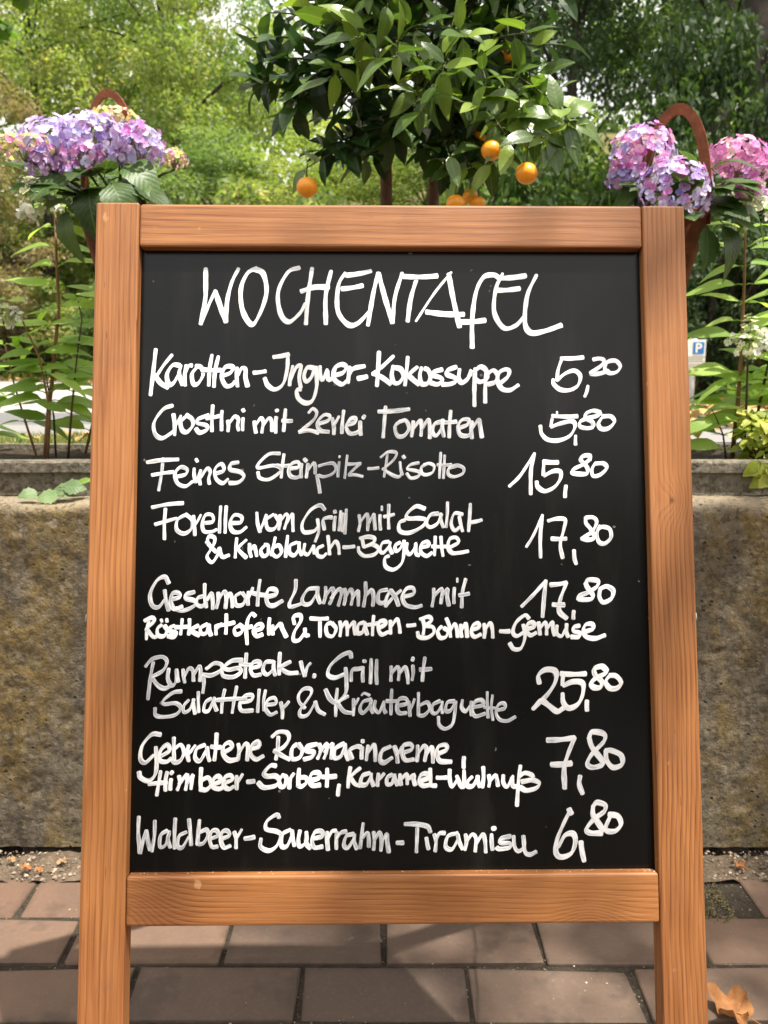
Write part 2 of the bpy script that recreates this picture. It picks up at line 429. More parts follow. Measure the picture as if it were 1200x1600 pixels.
# paving: individual clay pavers in running bond
pave_root = link('pavement', None, loc=(0, 0, 0), kind='structure')
mb = MB(); mb.box((-3.0, -2.4, -0.010), (3.0, 1.428, -0.006))
link('bedding_sand', mb.mesh('bedding_sand', M_dirt), pave_root)
PL, PW, GAP = 0.2625, 0.118, 0.0075
def paver_mesh(seed, lx=PL-GAP, ly=PW-GAP):
    r = random.Random(seed)
    mb = MB(); mb.box((-lx/2, -ly/2, -0.045), (lx/2, ly/2, 0))
    me = mb.mesh('paver', M_paver, bevel=0.0028, seg=2)
    cx, cy, cd = r.choice((-1, 1))*lx/2, r.choice((-1, 1))*ly/2, r.uniform(0.006, 0.014)
    for v in me.vertices:
        d = math.hypot(v.co.x-cx, v.co.y-cy)
        if d < cd and v.co.z > -0.01: v.co.x -= cx*0.03; v.co.y -= cy*0.06; v.co.z -= 0.0035
        v.co.x += r.uniform(-.0009, .0009); v.co.y += r.uniform(-.0009, .0009); v.co.z += r.uniform(-.0005, .0005)
    return me
PV = [paver_mesh(i) for i in range(9)]
rows = {0: (1.3625, -0.648), 1: (1.246, -0.525), 2: (1.127, -0.3935)}
far_pavers = MB()
for r in range(0, 31):
    if r in rows: y, x0 = rows[r]
    else:
        y = 1.127 - 0.1185*(r-2); x0 = -0.3935 + (r-2)*0.128 + (0.02 if r % 3 else -0.03)
    x0 = x0 - PL*round(x0/PL)
    for k in range(-11, 11):
        xc = x0 + (k+0.5)*PL + rng.uniform(-.002, .002)
        if abs(xc) > 2.85: continue
        yc = y + rng.uniform(-.0012, .0012)
        if r == 0 and 0.40 < xc < 0.60: continue           # this stone is missing: mossy soil shows
        if r < 10 and abs(xc) < 2.1:
            o = link('paver', PV[rng.randrange(9)], pave_root)
            o.location = (xc, yc, rng.uniform(-.0026, .0016))
            o.rotation_euler = (rng.uniform(-.004, .004), rng.uniform(-.004, .004), rng.uniform(-.006, .006))
        else:
            far_pavers.box((xc-PL/2+GAP/2, yc-PW/2+GAP/2, -.04), (xc+PL/2-GAP/2, yc+PW/2-GAP/2, rng.uniform(-.002, .001)))
link('paver', far_pavers.mesh('far_pavers', M_paver), pave_root, kind='stuff')

# gritty strip between paving and wall
xs = np.linspace(-3, 3, 400); ys = np.linspace(1.405, 1.60, 16)
GX, GY = np.meshgrid(xs, ys)
GZ = -0.006 + 0.012*fbm(GX*16, GY*16, 0, 5) + 0.006*fbm(GX*60, GY*60, 0, 6) - 0.012*np.clip((GY-1.49)/0.02, 0, 1) + 0.006
miss = np.zeros_like(GX)
mb = MB(); mb.add(np.stack([GX, GY, GZ], -1).reshape(-1, 3), [(j*400+i, j*400+i+1, (j+1)*400+i+1, (j+1)*400+i) for j in range(15) for i in range(399)])
link('gravel_strip', mb.mesh('gravel_strip', M_gravel_bed, smooth=True), kind='structure')
# pebbles and crumbs
def pebble_cloud(name, n, xr, yr, zf, smin, smax, mat, seed, dens=None):
    rg = np.random.default_rng(seed)
    base = np.array([[1,0,0],[-1,0,0],[0,1,0],[0,-1,0],[0,0,1],[0,0,-1]], float)
    tri = np.array([[0,2,4],[2,1,4],[1,3,4],[3,0,4],[2,0,5],[1,2,5],[3,1,5],[0,3,5]])
    x = rg.uniform(*xr, n); y = rg.uniform(*yr, n)
    s = smin + (smax-smin)*rg.random(n)**3
    V = base[None]*s[:, None, None]*rg.uniform(0.5, 1.2, (n, 6, 1))*np.array([1, 1, 0.7])
    a = rg.uniform(0, 6.28, n); c, sn = np.cos(a), np.sin(a)
    V = np.stack([V[..., 0]*c[:, None]-V[..., 1]*sn[:, None], V[..., 0]*sn[:, None]+V[..., 1]*c[:, None], V[..., 2]], -1)
    V += np.stack([x, y, zf(x, y)], -1)[:, None, :]
    T = V[:, tri].reshape(-1, 3, 3)
    return quads_mesh(name, T, mat, np.repeat(rg.random(n), 8), 3)
M_peb = mat_tint('grit', [(0, (0.06, 0.05, 0.04)), (0.4, (0.17, 0.13, 0.09)), (0.7, (0.26, 0.2, 0.15)), (0.92, (0.4, 0.36, 0.3)), (1, (0.42, 0.27, 0.12))])
link('gravel', pebble_cloud('gravel', 9000, (-2.6, 2.6), (1.408, 1.502), lambda x, y: 0.002+0*x, 0.0012, 0.0062, M_peb, 1), kind='stuff')
M_mossc = mat_tint('moss_cushion', [(0, (0.05, 0.038, 0.022)), (0.6, (0.09, 0.078, 0.032)), (1, (0.17, 0.13, 0.08))], 0.95)
link('moss', pebble_cloud('moss', 5200, (0.41, 0.62), (1.29, 1.45), lambda x, y: -0.008+0.008*np.abs(vnoise(x*40, y*40)), 0.0015, 0.004, M_mossc, 4), kind='stuff')
jx = lambda x, y: -0.0045+0*x
link('joint_grit', pebble_cloud('joint_grit', 9000, (-1.4, 1.4), (0.4, 1.42), jx, 0.001, 0.0034, M_peb, 8), kind='stuff')

# retaining wall of rough concrete
def grid_faces(nx, ny, off=0): return [(off+j*nx+i, off+j*nx+i+1, off+(j+1)*nx+i+1, off+(j+1)*nx+i) for j in range(ny-1) for i in range(nx-1)]
def rough_wall(x0, x1, y0, y1, z0, z1, mat, name, res=0.0085, amp=0.006, seed=0, rough_edge=0.012):
    nx = int((x1-x0)/res); nz = max(4, int((z1-z0)/res)); nt = 14
    xs = np.linspace(x0, x1, nx)
    V = []
    prof = [(y0, z) for z in np.linspace(z0, z1-0.012, nz)] + [(y0+0.004, z1-0.004), (y0+0.013, z1)] + [(y, z1) for y in np.linspace(y0+0.03, y1, nt)] + [(y1, z0)]
    for (y, z) in prof:
        n = fbm(xs*9, np.full(nx, z*9), y*9, seed, 4)*amp + fbm(xs*55, np.full(nx, z*55), y*55, seed+7, 3)*amp*0.8
        top = np.clip((z-(z1-0.06))/0.06, 0, 1)
        chip = fbm(xs*22, np.full(nx, z*14), y*9, seed+9, 4)
        yy = y + n + top*np.clip(chip, 0, 1)*rough_edge*1.3*(1 if y < y0+0.02 else 0)
        zz = z + (n*0.7 - np.clip(fbm(xs*14, np.full(nx, 1.0), 0, seed+5, 4), 0, 1)*rough_edge*0.8*(1 if y < y0+0.05 else 0.3) if z > z1-0.03 else n*0)
        V.append(np.stack([xs, yy, zz + 0*xs], -1))
    V = np.array(V).reshape(-1, 3)
    np_ = len(prof)
    mb = MB(); mb.add(V, grid_faces(nx, np_))
    mb.add([V[i*nx] for i in range(np_)], [tuple(range(np_))]); mb.add([V[i*nx+nx-1] for i in range(np_)], [tuple(range(np_))[::-1]])
    return mb.mesh(name, mat, smooth=True)
w = link('concrete_wall', rough_wall(-3.4, 3.4, WALL_Y, 2.06, 0.012, WALL_TOP, M_wall, 'concrete_wall', seed=2, amp=0.0055))
w['label'] = 'low rough concrete retaining wall with yellow lichen and moss behind the menu board'; w['category'] = 'wall'

# upper ground behind the wall with road and wooded bank, one sheet
nx, ny = 150, 170
xs = np.sign(np.linspace(-1, 1, nx))*(np.abs(np.linspace(-1, 1, nx))**1.8)*160
ys = 2.0 + (np.linspace(0, 1, ny)**2.2)*300
GX, GY = np.meshgrid(xs, ys); GZ = terr(GX, GY)
mb = MB(); mb.add(np.stack([GX, GY, GZ], -1).reshape(-1, 3), grid_faces(nx, ny))
link('hillside', mb.mesh('hillside', M_bank, smooth=True), kind='structure')
# road sheet, 4 mm proud
xs = np.concatenate([np.linspace(-60, -9, 10), np.linspace(-8, 3.2, 40), np.linspace(4, 60, 10)])
near = 3.75 + 0.03*np.sin(xs*3); far = far_edge(xs)-0.05
rows_ = 14; V = []
for t in np.linspace(0, 1, rows_):
    yy = near*(1-t)+far*t; V.append(np.stack([xs, yy, 0.6 + 0.012 + 0*xs], -1))
mb = MB(); mb.add(np.array(V).reshape(-1, 3), grid_faces(len(xs), rows_))
link('road', mb.mesh('road', M_road), kind='structure')

# ------------------------------------------------------------------ foliage in bulk
def dirs(rg, n):
    v = rg.normal(size=(n, 3)); return v/np.linalg.norm(v, axis=1, keepdims=True)
def leaf_quads(P, D, Nn, L, W):
    """diamond leaves: P base, D direction, Nn normal"""
    S = np.cross(D, Nn); S /= np.linalg.norm(S, axis=1, keepdims=True)+1e-9
    Nn = np.cross(S, D)
    L = L[:, None]; W = W[:, None]
    return np.stack([P, P + D*L*0.5 + S*W*0.5 + Nn*W*0.16, P + D*L - Nn*L*0.14, P + D*L*0.45 - S*W*0.5 + Nn*W*0.16], 1)
def cloud(rg, clumps, n, spread, L, ratio=0.55, droop=0.35):
    K = len(clumps); idx = rg.integers(0, K, n)
    C = clumps[idx, :3]; r = clumps[idx, 3]
    off = dirs(rg, n)*(rg.random(n)**0.45)[:, None]*r[:, None]*np.array([1, 1, spread])
    P = C + off
    D = off/np.linalg.norm(off, axis=1, keepdims=True)*0.6 + dirs(rg, n)*0.8; D[:, 2] -= droop; D /= np.linalg.norm(D, axis=1, keepdims=True)
    N_ = dirs(rg, n)*0.7; N_[:, 2] += 0.9
    N_ /= np.linalg.norm(N_, axis=1, keepdims=True)
    Ls = L*rg.uniform(0.65, 1.25, n)
    ct = rg.random(K)
    tint = np.clip(0.55*ct[idx] + 0.45*rg.random(n) + rg.normal(0, .05, n), 0, 1)
    return leaf_quads(P, D, N_, Ls, Ls*ratio), tint
def crown_variant(seed, R, Hh, nleaf, L, K=60, mat=None, shape='round', zlow=-1.0, ratio=0.55):
    rg = np.random.default_rng(seed)
    cl = []
    while len(cl) < K:
        d = dirs(rg, 1)[0]*rg.random()**0.33
        if d[2] < zlow: continue
        w_ = 1.0
        if shape == 'cone': w_ = 1.05-0.75*(d[2]*0.5+0.5)
        cl.append((d[0]*R*w_, d[1]*R*w_, d[2]*Hh, rg.uniform(0.16, 0.30)*R*(0.8 if shape == 'cone' else 1)))
    cl = np.array(cl)
    V, t = cloud(rg, cl, nleaf, 0.6, L, ratio)
    return quads_mesh('crown', V, mat, t), cl

def LM(name, stops, **k): return leaf_mat(name, stops, tint='ATTR', vein=0, **k)
M_fol_yel = LM('foliage_sunny', [(0, (0.09, 0.14, 0.035)), (0.45, (0.18, 0.24, 0.07)), (0.8, (0.28, 0.31, 0.12)), (1, (0.42, 0.34, 0.17))], trans=0.45)  # yellow-green leaves, with sunlight and pale distance haze put into the colour
M_fol_mid = LM('foliage_mid', [(0, (0.05, 0.10, 0.03)), (0.6, (0.11, 0.18, 0.055)), (1, (0.23, 0.27, 0.10))], trans=0.42)
M_fol_dark = LM('foliage_dark', [(0, (0.022, 0.042, 0.016)), (0.6, (0.042, 0.078, 0.026)), (1, (0.08, 0.12, 0.04))], trans=0.32)  # dark green leaves, with the right-hand wood's shade put into the colour
M_fol_dry = LM('foliage_dry', [(0, (0.15, 0.115, 0.07)), (0.6, (0.25, 0.20, 0.12)), (1, (0.21, 0.23, 0.09))], trans=0.35)
M_fol_map = LM('foliage_maple', [(0, (0.05, 0.11, 0.014)), (0.6, (0.11, 0.20, 0.025)), (1, (0.21, 0.27, 0.05))], trans=0.45)

CR = {}
CR['yel1'] = crown_variant(21, 3.2, 4.6, 26000, 0.125, 90, M_fol_yel)
CR['yel2'] = crown_variant(22, 3.0, 4.2, 26000, 0.115, 95, M_fol_yel)
CR['mid'] = crown_variant(23, 3.0, 4.4, 26000, 0.12, 85, M_fol_mid)
CR['dark1'] = crown_variant(24, 2.5, 4.0, 30000, 0.085, 95, M_fol_dark)
CR['dark2'] = crown_variant(25, 2.3, 3.6, 30000, 0.078, 85, M_fol_dark)
CR['dry'] = crown_variant(26, 2.6, 4.0, 20000, 0.11, 70, M_fol_dry)
CR['pine'] = crown_variant(27, 2.2, 2.4, 12000, 0.09, 34, M_fol_dark, ratio=0.3)

def make_tree(name, label, x, y, h, kind, cat='tree', sc=(1, 1, 1), cz=None, tr=0.14, rot=0.0, group=None):
    me, cl = CR[kind]
    gz = float(terr(np.array([x]), np.array([y]))[0])
    t = thing(name, label, cat, (x, y, gz-0.05), group)
    cz = h*0.55 if cz is None else cz
    c = link('crown', me, t, (0, 0, cz)); c.scale = sc; c.rotation_euler = (0, 0, rot)
    rr = random.Random(int(x*100)+int(y*37))
    mb = MB()
    top = Vector((rr.uniform(-.3, .3), rr.uniform(-.2, .2), h*0.86))
    pts = [Vector((0, 0, 0)).lerp(top, i/7) + Vector((rr.uniform(-.06, .06), rr.uniform(-.06, .06), 0)) for i in range(8)]
    mb.tube(pts, [tr*(1.25 if i == 0 else 1-0.1*i) for i in range(8)], 9)
    ca, sa = math.cos(rot), math.sin(rot)
    pick = rr.sample(range(len(cl)), min(16, len(cl)))
    for i in pick:
        q = cl[i]; e = Vector(((q[0]*ca-q[1]*sa)*sc[0], (q[0]*sa+q[1]*ca)*sc[1], q[2]*sc[2]+cz))
        s0 = pts[max(1, min(6, int(7*max(0.2, min(0.85, (e.z-0.8)/(h*0.86))))))]
        mid = s0.lerp(e, 0.5) + Vector((0, 0, 0.15))
        mb.tube([s0, mid, e], [tr*0.26, tr*0.17, tr*0.07], 5)
    link('trunk', mb.mesh('trunk', M_bark, smooth=True), t)
    return t

T = make_tree
T('broadleaf_tree', 'tall sunlit yellow-green tree beyond the road, far left above the hydrangea', -8.6, 22.5, 12, 'yel1', tr=0.16)
T('broadleaf_tree', 'sunlit tree with tan-tinged leaves left of the potted orange tree', -5.2, 21.5, 12.5, 'yel2', sc=(0.95, 1, 1.1), tr=0.15, rot=1.0)
T('broadleaf_tree', 'mid green tree between the left hydrangea and the orange tree, lower crown', -3.7, 17.5, 4.6, 'mid', sc=(0.6, 0.8, 0.50), tr=0.10, rot=2.0)
T('broadleaf_tree', 'dry yellowish tree at the left edge behind the left hydrangea', -9.2, 18.6, 7.5, 'dry', sc=(0.8, 0.8, 0.75), tr=0.12, rot=0.5)
T('broadleaf_tree', 'pale yellow-green low tree directly behind the hanging orange on the left', -0.9, 17.0, 3.2, 'yel2', sc=(0.72, 0.8, 0.36), tr=0.09, rot=2.6)
T('broadleaf_tree', 'thin mid green tree behind the trunk of the orange tree', 0.9, 18.0, 3.0, 'mid', sc=(0.75, 0.75, 0.34), tr=0.10, rot=4.0)
T('broadleaf_tree', 'tall green tree rising behind the others at far left', -12.5, 27.5, 14, 'yel1', sc=(1.1, 1, 1.15), tr=0.2, rot=3.0)
T('broadleaf_tree', 'tall tree whose crown fills the top behind the left hydrangea', -7.0, 29.0, 15, 'mid', sc=(1.1, 1, 1.15), tr=0.2, rot=1.5)
T('dark_tree', 'dark green tree just right of the orange tree, tall dense crown', 2.5, 12.3, 9.0, 'dark1', sc=(0.72, 0.9, 1.0), tr=0.09)
T('dark_tree', 'dark green tree right behind the hanging oranges, small-leaved', 1.9, 14.0, 8.2, 'dark2', sc=(0.85, 0.9, 0.95), tr=0.11, rot=1.2)
T('dark_tree', 'dark tree behind the right hydrangea with white sky glints', 5.4, 14.2, 10.5, 'dark2', sc=(1.1, 1, 1.2), tr=0.13, rot=2.2)
T('dark_tree', 'dark tree at the right edge behind the white-flowered shoots', 7.6, 13.0, 10.0, 'dark1', sc=(1.0, 1, 1.15), tr=0.14, rot=3.2)
T('dark_tree', 'tallest dark tree on the bank at the far right', 9.5, 19.0, 13.0, 'dark1', sc=(1.3, 1.2, 1.3), tr=0.2, rot=5.0)
T('pine_tree', 'bare-trunked pine at the top right corner, thicker of two trunks', 3.95, 9.3, 9.5, 'pine', sc=(1.0, 1.0, 0.9), cz=7.4, tr=0.21)
T('pine_tree', 'thinner bare-trunked pine left of the corner pine', 4.40, 11.6, 10.5, 'pine', sc=(1, 1, 0.9), cz=8.2, tr=0.16, rot=2.0)
T('broadleaf_tree', 'tall light green tree on the bank outside the left edge', -14.0, 21.0, 12, 'yel2', tr=0.16, rot=2.4)
T('dark_tree', 'dark tree on the bank outside the right edge', 12.0, 13.5, 10.0, 'dark2', sc=(1.2, 1.1, 1.1), tr=0.15, rot=0.8)

# bushes along the foot of the bank
CR['bush_d'] = crown_variant(31, 1.0, 0.95, 14000, 0.06, 50, M_fol_dark, zlow=-0.6)
CR['bush_m'] = crown_variant(32, 1.0, 0.9, 11000, 0.075, 50, M_fol_mid, zlow=-0.6)
CR['bush_y'] = crown_variant(33, 1.0, 0.8, 11000, 0.08, 50, M_fol_yel, zlow=-0.6)
CR['bush_b'] = crown_variant(34, 1.0, 0.8, 9000, 0.08, 45, M_fol_dry, zlow=-0.6)
def bush(label, x, y, s, kind, rot):
    me, cl = CR[kind]; gz = float(terr(np.array([x]), np.array([y]))[0])
    t = thing('bush', label, 'bush', (x, y, gz))
    c = link('foliage', me, t, (0, 0, 0.75*s[2])); c.scale = s; c.rotation_euler = (0, 0, rot)
    mb = MB(); rr = random.Random(int(x*91+y*7))
    for i in range(7):
        q = cl[rr.randrange(len(cl))]; ca, sa = math.cos(rot), math.sin(rot)
        e = Vector(((q[0]*ca-q[1]*sa)*s[0], (q[0]*sa+q[1]*ca)*s[1], (q[2]+0.75)*s[2]))
        mb.tube([(0, 0, -0.1), e*0.5+Vector((0, 0, 0.1)), e], [0.035, 0.022, 0.008], 5)
    link('stem', mb.mesh('stem', M_bark), t)
bush('dark green bush beside the blue parking sign', 2.75, 7.35, (0.9, 0.7, 1.1), 'bush_d', 0.3)
bush('dark green bush behind the parking sign panel', 3.7, 7.6, (1.1, 0.8, 1.5), 'bush_d', 1.6)
bush('dark bush at the right edge behind the yellow-green plant', 4.9, 7.5, (1.2, 0.8, 1.4), 'bush_d', 2.9)
bush('tall dark shrub directly below the right hydrangea', 3.6, 8.8, (1.5, 1.0, 2.0), 'bush_d', 4.1)
bush('broad dark shrub right of the tall dark shrub', 5.6, 9.0, (1.6, 1.0, 2.0), 'bush_d', 5.1)
bush('mid green shrub behind the right part of the board', 1.7, 9.6, (1.3, 1.0, 1.9), 'bush_m', 0.9)
bush('yellow-green shrub on the bank left of the board', -7.2, 20.6, (1.8, 1.1, 1.5), 'bush_y', 0.2)
bush('brown dry bramble on the bank at the left edge', -9.0, 20.9, (2.0, 1.2, 1.7), 'bush_b', 1.0)
bush('green shrub on the bank just left of the board frame', -5.9, 19.3, (1.4, 1.1, 1.3), 'bush_m', 2.0)
bush('large light green shrub higher on the bank behind the left hydrangea', -8.0, 24.0, (2.6, 1.6, 2.6), 'bush_y', 3.0)
bush('dry brown shrub beside the large light green shrub', -10.6, 23.5, (2.2, 1.4, 2.6), 'bush_b', 4.4)
bush('green shrub hidden behind the board left of centre', -3.6, 16.3, (1.8, 1.1, 1.8), 'bush_m', 5.2)
bush('yellow-green shrub hidden behind the board near the orange tree', -1.4, 14.0, (1.8, 1.1, 2.0), 'bush_y', 5.8)

# distant wood beyond, reads as one mass
rg = np.random.default_rng(77)
cl = []
for i in range(520):
    a = rg.uniform(-62, 62); d = rg.uniform(36, 52)
    x = d*math.sin(R_(a)); y = d*math.cos(R_(a))
    gap = math.exp(-((a+1.0)/6.5)**2)
    top = 19.0 - 9.0*gap + 1.8*math.sin(a*0.7)
    cl.append((x, y, 5.0 + (top-5.0)*rg.random()**0.7, rg.uniform(1.3, 2.6)))
V, t = cloud(rg, np.array(cl), 60000, 0.7, 0.5)
link('distant_wood', quads_mesh('distant_wood', V, M_fol_mid, t), kind='stuff')

# undergrowth on the bank and along the near verge
def ground_leaves(name, n, f_pts, L, mat, seed, up=0.0, ratio=0.5, lift=0.01):
    rg = np.random.default_rng(seed); x, y = f_pts(rg, n)
    z = terr(x, y) + lift
    D = dirs(rg, n); D[:, 2] = np.abs(D[:, 2])*0.3 + up; D /= np.linalg.norm(D, axis=1, keepdims=True)
    N_ = dirs(rg, n)*0.5; N_[:, 2] += 1
    N_ /= np.linalg.norm(N_, axis=1, keepdims=True)
    Ls = L*rg.uniform(0.5, 1.3, n)
    return quads_mesh(name, leaf_quads(np.stack([x, y, z], -1), D, N_, Ls, Ls*ratio), mat, rg.random(n))
M_grass = LM('grass_blades', [(0, (0.06, 0.10, 0.02)), (0.5, (0.14, 0.17, 0.04)), (1, (0.27, 0.23, 0.09))], trans=0.35)
M_litter = mat_tint('fallen_leaf', [(0, (0.22, 0.12, 0.05)), (0.5, (0.42, 0.27, 0.09)), (0.8, (0.5, 0.36, 0.16)), (1, (0.42, 0.40, 0.14))], 0.7)
def bankpts(rg, n):
    x = rg.uniform(-16, 14, n); d = rg.random(n)**1.6*11
    return x, far_edge(x) + 0.3 + d
link('bank_undergrowth', ground_leaves('bank_undergrowth', 34000, bankpts, 0.22, M_fol_mid, 5, up=0.8), kind='stuff')
link('bank_dry_grass', ground_leaves('bank_dry_grass', 16000, bankpts, 0.26, M_grass, 6, up=1.4, ratio=0.16), kind='stuff')
link('verge_grass', ground_leaves('verge_grass', 22000, lambda rg, n: (0.45-4.5*rg.random(n)**0.8, rg.uniform(2.05, 3.72, n)), 0.06, M_grass, 7, up=1.5, ratio=0.10, lift=0.0), kind='stuff')
link('verge_leaves', ground_leaves('verge_leaves', 420, lambda rg, n: (rg.uniform(-4, 1, n), rg.uniform(2.1, 3.9, n)), 0.07, M_litter, 8, ratio=0.75, lift=0.035), kind='stuff')
def litpts(rg, n):
    x = rg.uniform(-12, 9, n); return x, far_edge(x) + 0.35 - np.abs(rg.normal(0, 0.55, n))
link('roadside_leaf_litter', ground_leaves('roadside_leaf_litter', 9000, litpts, 0.10, M_litter, 9, ratio=0.8, lift=0.03), kind='stuff')
link('road_leaf_litter', ground_leaves('road_leaf_litter', 2600, lambda rg, n: (rg.uniform(0.5, 7, n), 6.1-np.abs(rg.normal(0, 0.9, n))), 0.08, M_litter, 10, ratio=0.8, lift=0.03), kind='stuff')

# added unseen foliage mass behind the viewer, darkens the board's lower reflection
rg = np.random.default_rng(78); cl = []
for i in range(300):
    x = rg.uniform(-26, 26); cl.append((x, -10.5 + rg.uniform(-1.5, 1.5) - abs(x)*0.1, 0.3+rg.random()*4.6, rg.uniform(0.9, 1.6)))
V, t = cloud(rg, np.array(cl), 26000, 0.8, 0.42)
link('added_dark_foliage', quads_mesh('added_dark_foliage', V, M_fol_dark, t), kind='stuff')

# added unseen tree, its sparse branches placed overhead to dapple the terrace
rg = np.random.default_rng(91); cl = []
for i in range(8):
    d = dirs(rg, 1)[0]*rg.random()**0.4
    cl.append((1.5+d[0]*0.95-3.0, 0.08+d[1]*0.5+2.2, 5.3+d[2]*0.6, rg.uniform(0.18, 0.34)))
cl = np.array(cl)
tt = thing('added_shade_tree', 'added unseen leafy tree whose branches reach over the board to dapple the terrace', 'tree', (3.0, -2.2, 0))
V, t = cloud(rg, cl, 400, 0.7, 0.12, 0.6)
link('crown', quads_mesh('crown', V, M_fol_mid, t), tt)
mb = MB(); tp = [Vector((0, 0, -0.05)), Vector((0.02, 0.1, 1.5)), Vector((-0.1, 0.4, 3.0)), Vector((-0.7, 1.2, 4.6)), Vector((-1.9, 2.3, 5.3))]
mb.tube(tp, [0.16, 0.13, 0.11, 0.07, 0.02], 12)
for i in range(0, 8): e = Vector(cl[i, :3]); s0 = tp[3].lerp(tp[4], 0.2+0.7*((i*3) % 8)/8); mb.tube([s0, s0.lerp(e, .5)+Vector((0, 0, .1)), e], [0.020, 0.012, 0.004], 5)
link('trunk', mb.mesh('trunk', M_bark, smooth=True), tt)

link('crumbs', pebble_cloud('crumbs', 260, (-1.4, 1.4), (0.7, 1.42), lambda x, y: 0.0006+0*x, 0.0006, 0.0022, M_peb, 18), kind='stuff')
# ------------------------------------------------------------------ concrete troughs on the wall
def trough(label, x0, x1):
    t = thing('concrete_trough', label, 'planter', ((x0+x1)/2, 1.75, WALL_TOP), 'concrete troughs on the wall')
    hx = (x1-x0)/2; y0, y1, h, lip = 1.585-1.75, 1.96-1.75, 0.068, 0.022
    mb = MB()
    nx = int(2*hx/0.012); xs = np.linspace(-hx, hx, nx)
    prof = [(y0+0.008, 0.0), (y0+0.008, 0.015), (y0+0.008, 0.03), (y0+0.008, h-lip-0.004), (y0+0.0005, h-lip), (y0, h-0.004), (y0+0.004, h), (y0+0.018, h+0.001), (y0+0.034, h), (y0+0.036, h-0.03),
            (y1-0.036, h-0.03), (y1-0.034, h), (y1-0.003, h), (y1, h-0.004), (y1, 0.0)]
    V = []
    for (y, z) in prof:
        n1 = fbm(xs*12+x0*9, np.full(nx, z*12), y*12, 31, 4)*0.0022
        V.append(np.stack([xs, y+n1, z+n1*0.6*(z > 0.02)], -1))
    V = np.array(V).reshape(-1, 3)
    mb.add(V, grid_faces(nx, len(prof)))
    for e in (0, nx-1):
        mb.add([V[i*nx+e] for i in range(len(prof))], [tuple(range(len(prof)))])
    link('trough_body', mb.mesh('trough_body', M_trough), t)
    xs = np.linspace(-hx+0.01, hx-0.01, 130); ys = np.linspace(y0+0.03, y1-0.03, 22)
    GX, GY = np.meshgrid(xs, ys); GZ = h-0.014 + 0.010*fbm(GX*20, GY*20, 0, 12) + 0.004*fbm(GX*80, GY*80, 0, 13)
    m2 = MB(); m2.add(np.stack([GX, GY, GZ], -1).reshape(-1, 3), grid_faces(130, 22))
    link('soil', m2.mesh('soil', M_soil, smooth=True), t)
    return t
trough('long grey concrete trough left of the board, on the wall below the leafy shoots', -2.55, -0.16)
trough('long grey concrete trough right of the board, below the parking sign', 0.42, 2.6)
SOIL = WALL_TOP + 0.058

# ------------------------------------------------------------------ leaf shapes
def leaf_mesh(name, L, W, mat, curl=0.3, fold=0.25, rows=6, serr=0.0, point=1.0, seed=0, stalk=0.0):
    r = random.Random(seed); vs = []; fs = []
    for i in range(rows+1):
        t = i/rows
        w = W/2*(math.sin(math.pi*min(1, t**0.82))**0.85)*(1-0.12*point*t) if 0 < t < 1 else 0.0006
        if serr and 0 < t < 1: w *= 1+serr*(1 if i % 2 else -1)
        tw = 0.10*math.sin(3*t+seed)
        z = -curl*L*t*t + 0.02*L*math.sin(7*t+seed); y = L*(t-0.10*curl*t*t)
        for s in (-1, -0.5, 0, 0.5, 1):
            zz = z + fold*w*abs(s) - fold*0.5*w*s*s + tw*w*s
            vs.append((w*s, y+stalk, zz))
    for i in range(rows):
        for k in range(4):
            a = i*5+k; fs.append((a, a+1, a+6, a+5))
    mb = MB()
    if stalk: mb.tube([(0, 0, 0), (0, stalk*0.6, 0.002), (0, stalk+0.004, 0)], [0.0014, 0.0011, 0.0009], 4)
    mb.add(vs, fs)
    return mb.mesh(name, mat, smooth=True)

def basis(D, Nh, roll=0.0):
    D = D.normalized(); X = D.cross(Nh)
    if X.length < 1e-4: X = D.cross(Vector((1, 0.2, 0)))
    X.normalize(); Z = X.cross(D)
    M = Matrix(((X.x, D.x, Z.x), (X.y, D.y, Z.y), (X.z, D.z, Z.z))).to_4x4()
    return M @ Matrix.Rotation(roll, 4, 'Y')
def place(name, me, parent, P, D, Nh=Vector((0, 0, 1)), s=1.0, roll=0.0, origin=Vector((0, 0, 0))):
    M = Matrix.Translation(P-origin) @ basis(D, Nh, roll) @ Matrix.Scale(s, 4)
    return link(name, me, parent, mat4=M)
def bez(a, b, c, n=8): return [a*(1-t)**2 + b*2*t*(1-t) + c*t*t for t in [i/n for i in range(n+1)]]
def rv(r, s=1.0): return Vector((r.uniform(-s, s), r.uniform(-s, s), r.uniform(-s, s)))

# ------------------------------------------------------------------ potted orange tree
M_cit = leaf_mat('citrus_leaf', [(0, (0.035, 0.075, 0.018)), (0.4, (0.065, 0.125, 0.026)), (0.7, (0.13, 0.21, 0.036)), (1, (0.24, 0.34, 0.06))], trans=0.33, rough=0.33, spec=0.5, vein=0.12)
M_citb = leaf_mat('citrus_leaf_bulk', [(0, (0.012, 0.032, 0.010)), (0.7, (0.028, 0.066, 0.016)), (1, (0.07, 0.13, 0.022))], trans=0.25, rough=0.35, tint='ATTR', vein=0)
def mat_orange():
    m = NT('orange_peel'); o = m.obj(); v = m.n('TexVoronoi', {'Vector': o, 'Scale': 700.0}).outputs[0]
    n1 = m.noise(o, 40, 3)
    col = m.mix(m.rampf(n1, 0.4, 0.7), (0.88, 0.30, 0.012), (0.95, 0.40, 0.025))
    return m.fin(col, 0.3, 0.5, m.bump(v, 0.35, 0.0006))
M_orange = mat_orange()
M_twig = mat_noise('green_twig', (0.05, 0.07, 0.02), (0.09, 0.08, 0.035), 40, 0.7, 0.001)
M_obark = mat_noise('citrus_bark', (0.11, 0.06, 0.04), (0.20, 0.115, 0.075), 30, 0.9, 0.004, (0.08, 0.055, 0.035), 0.8)
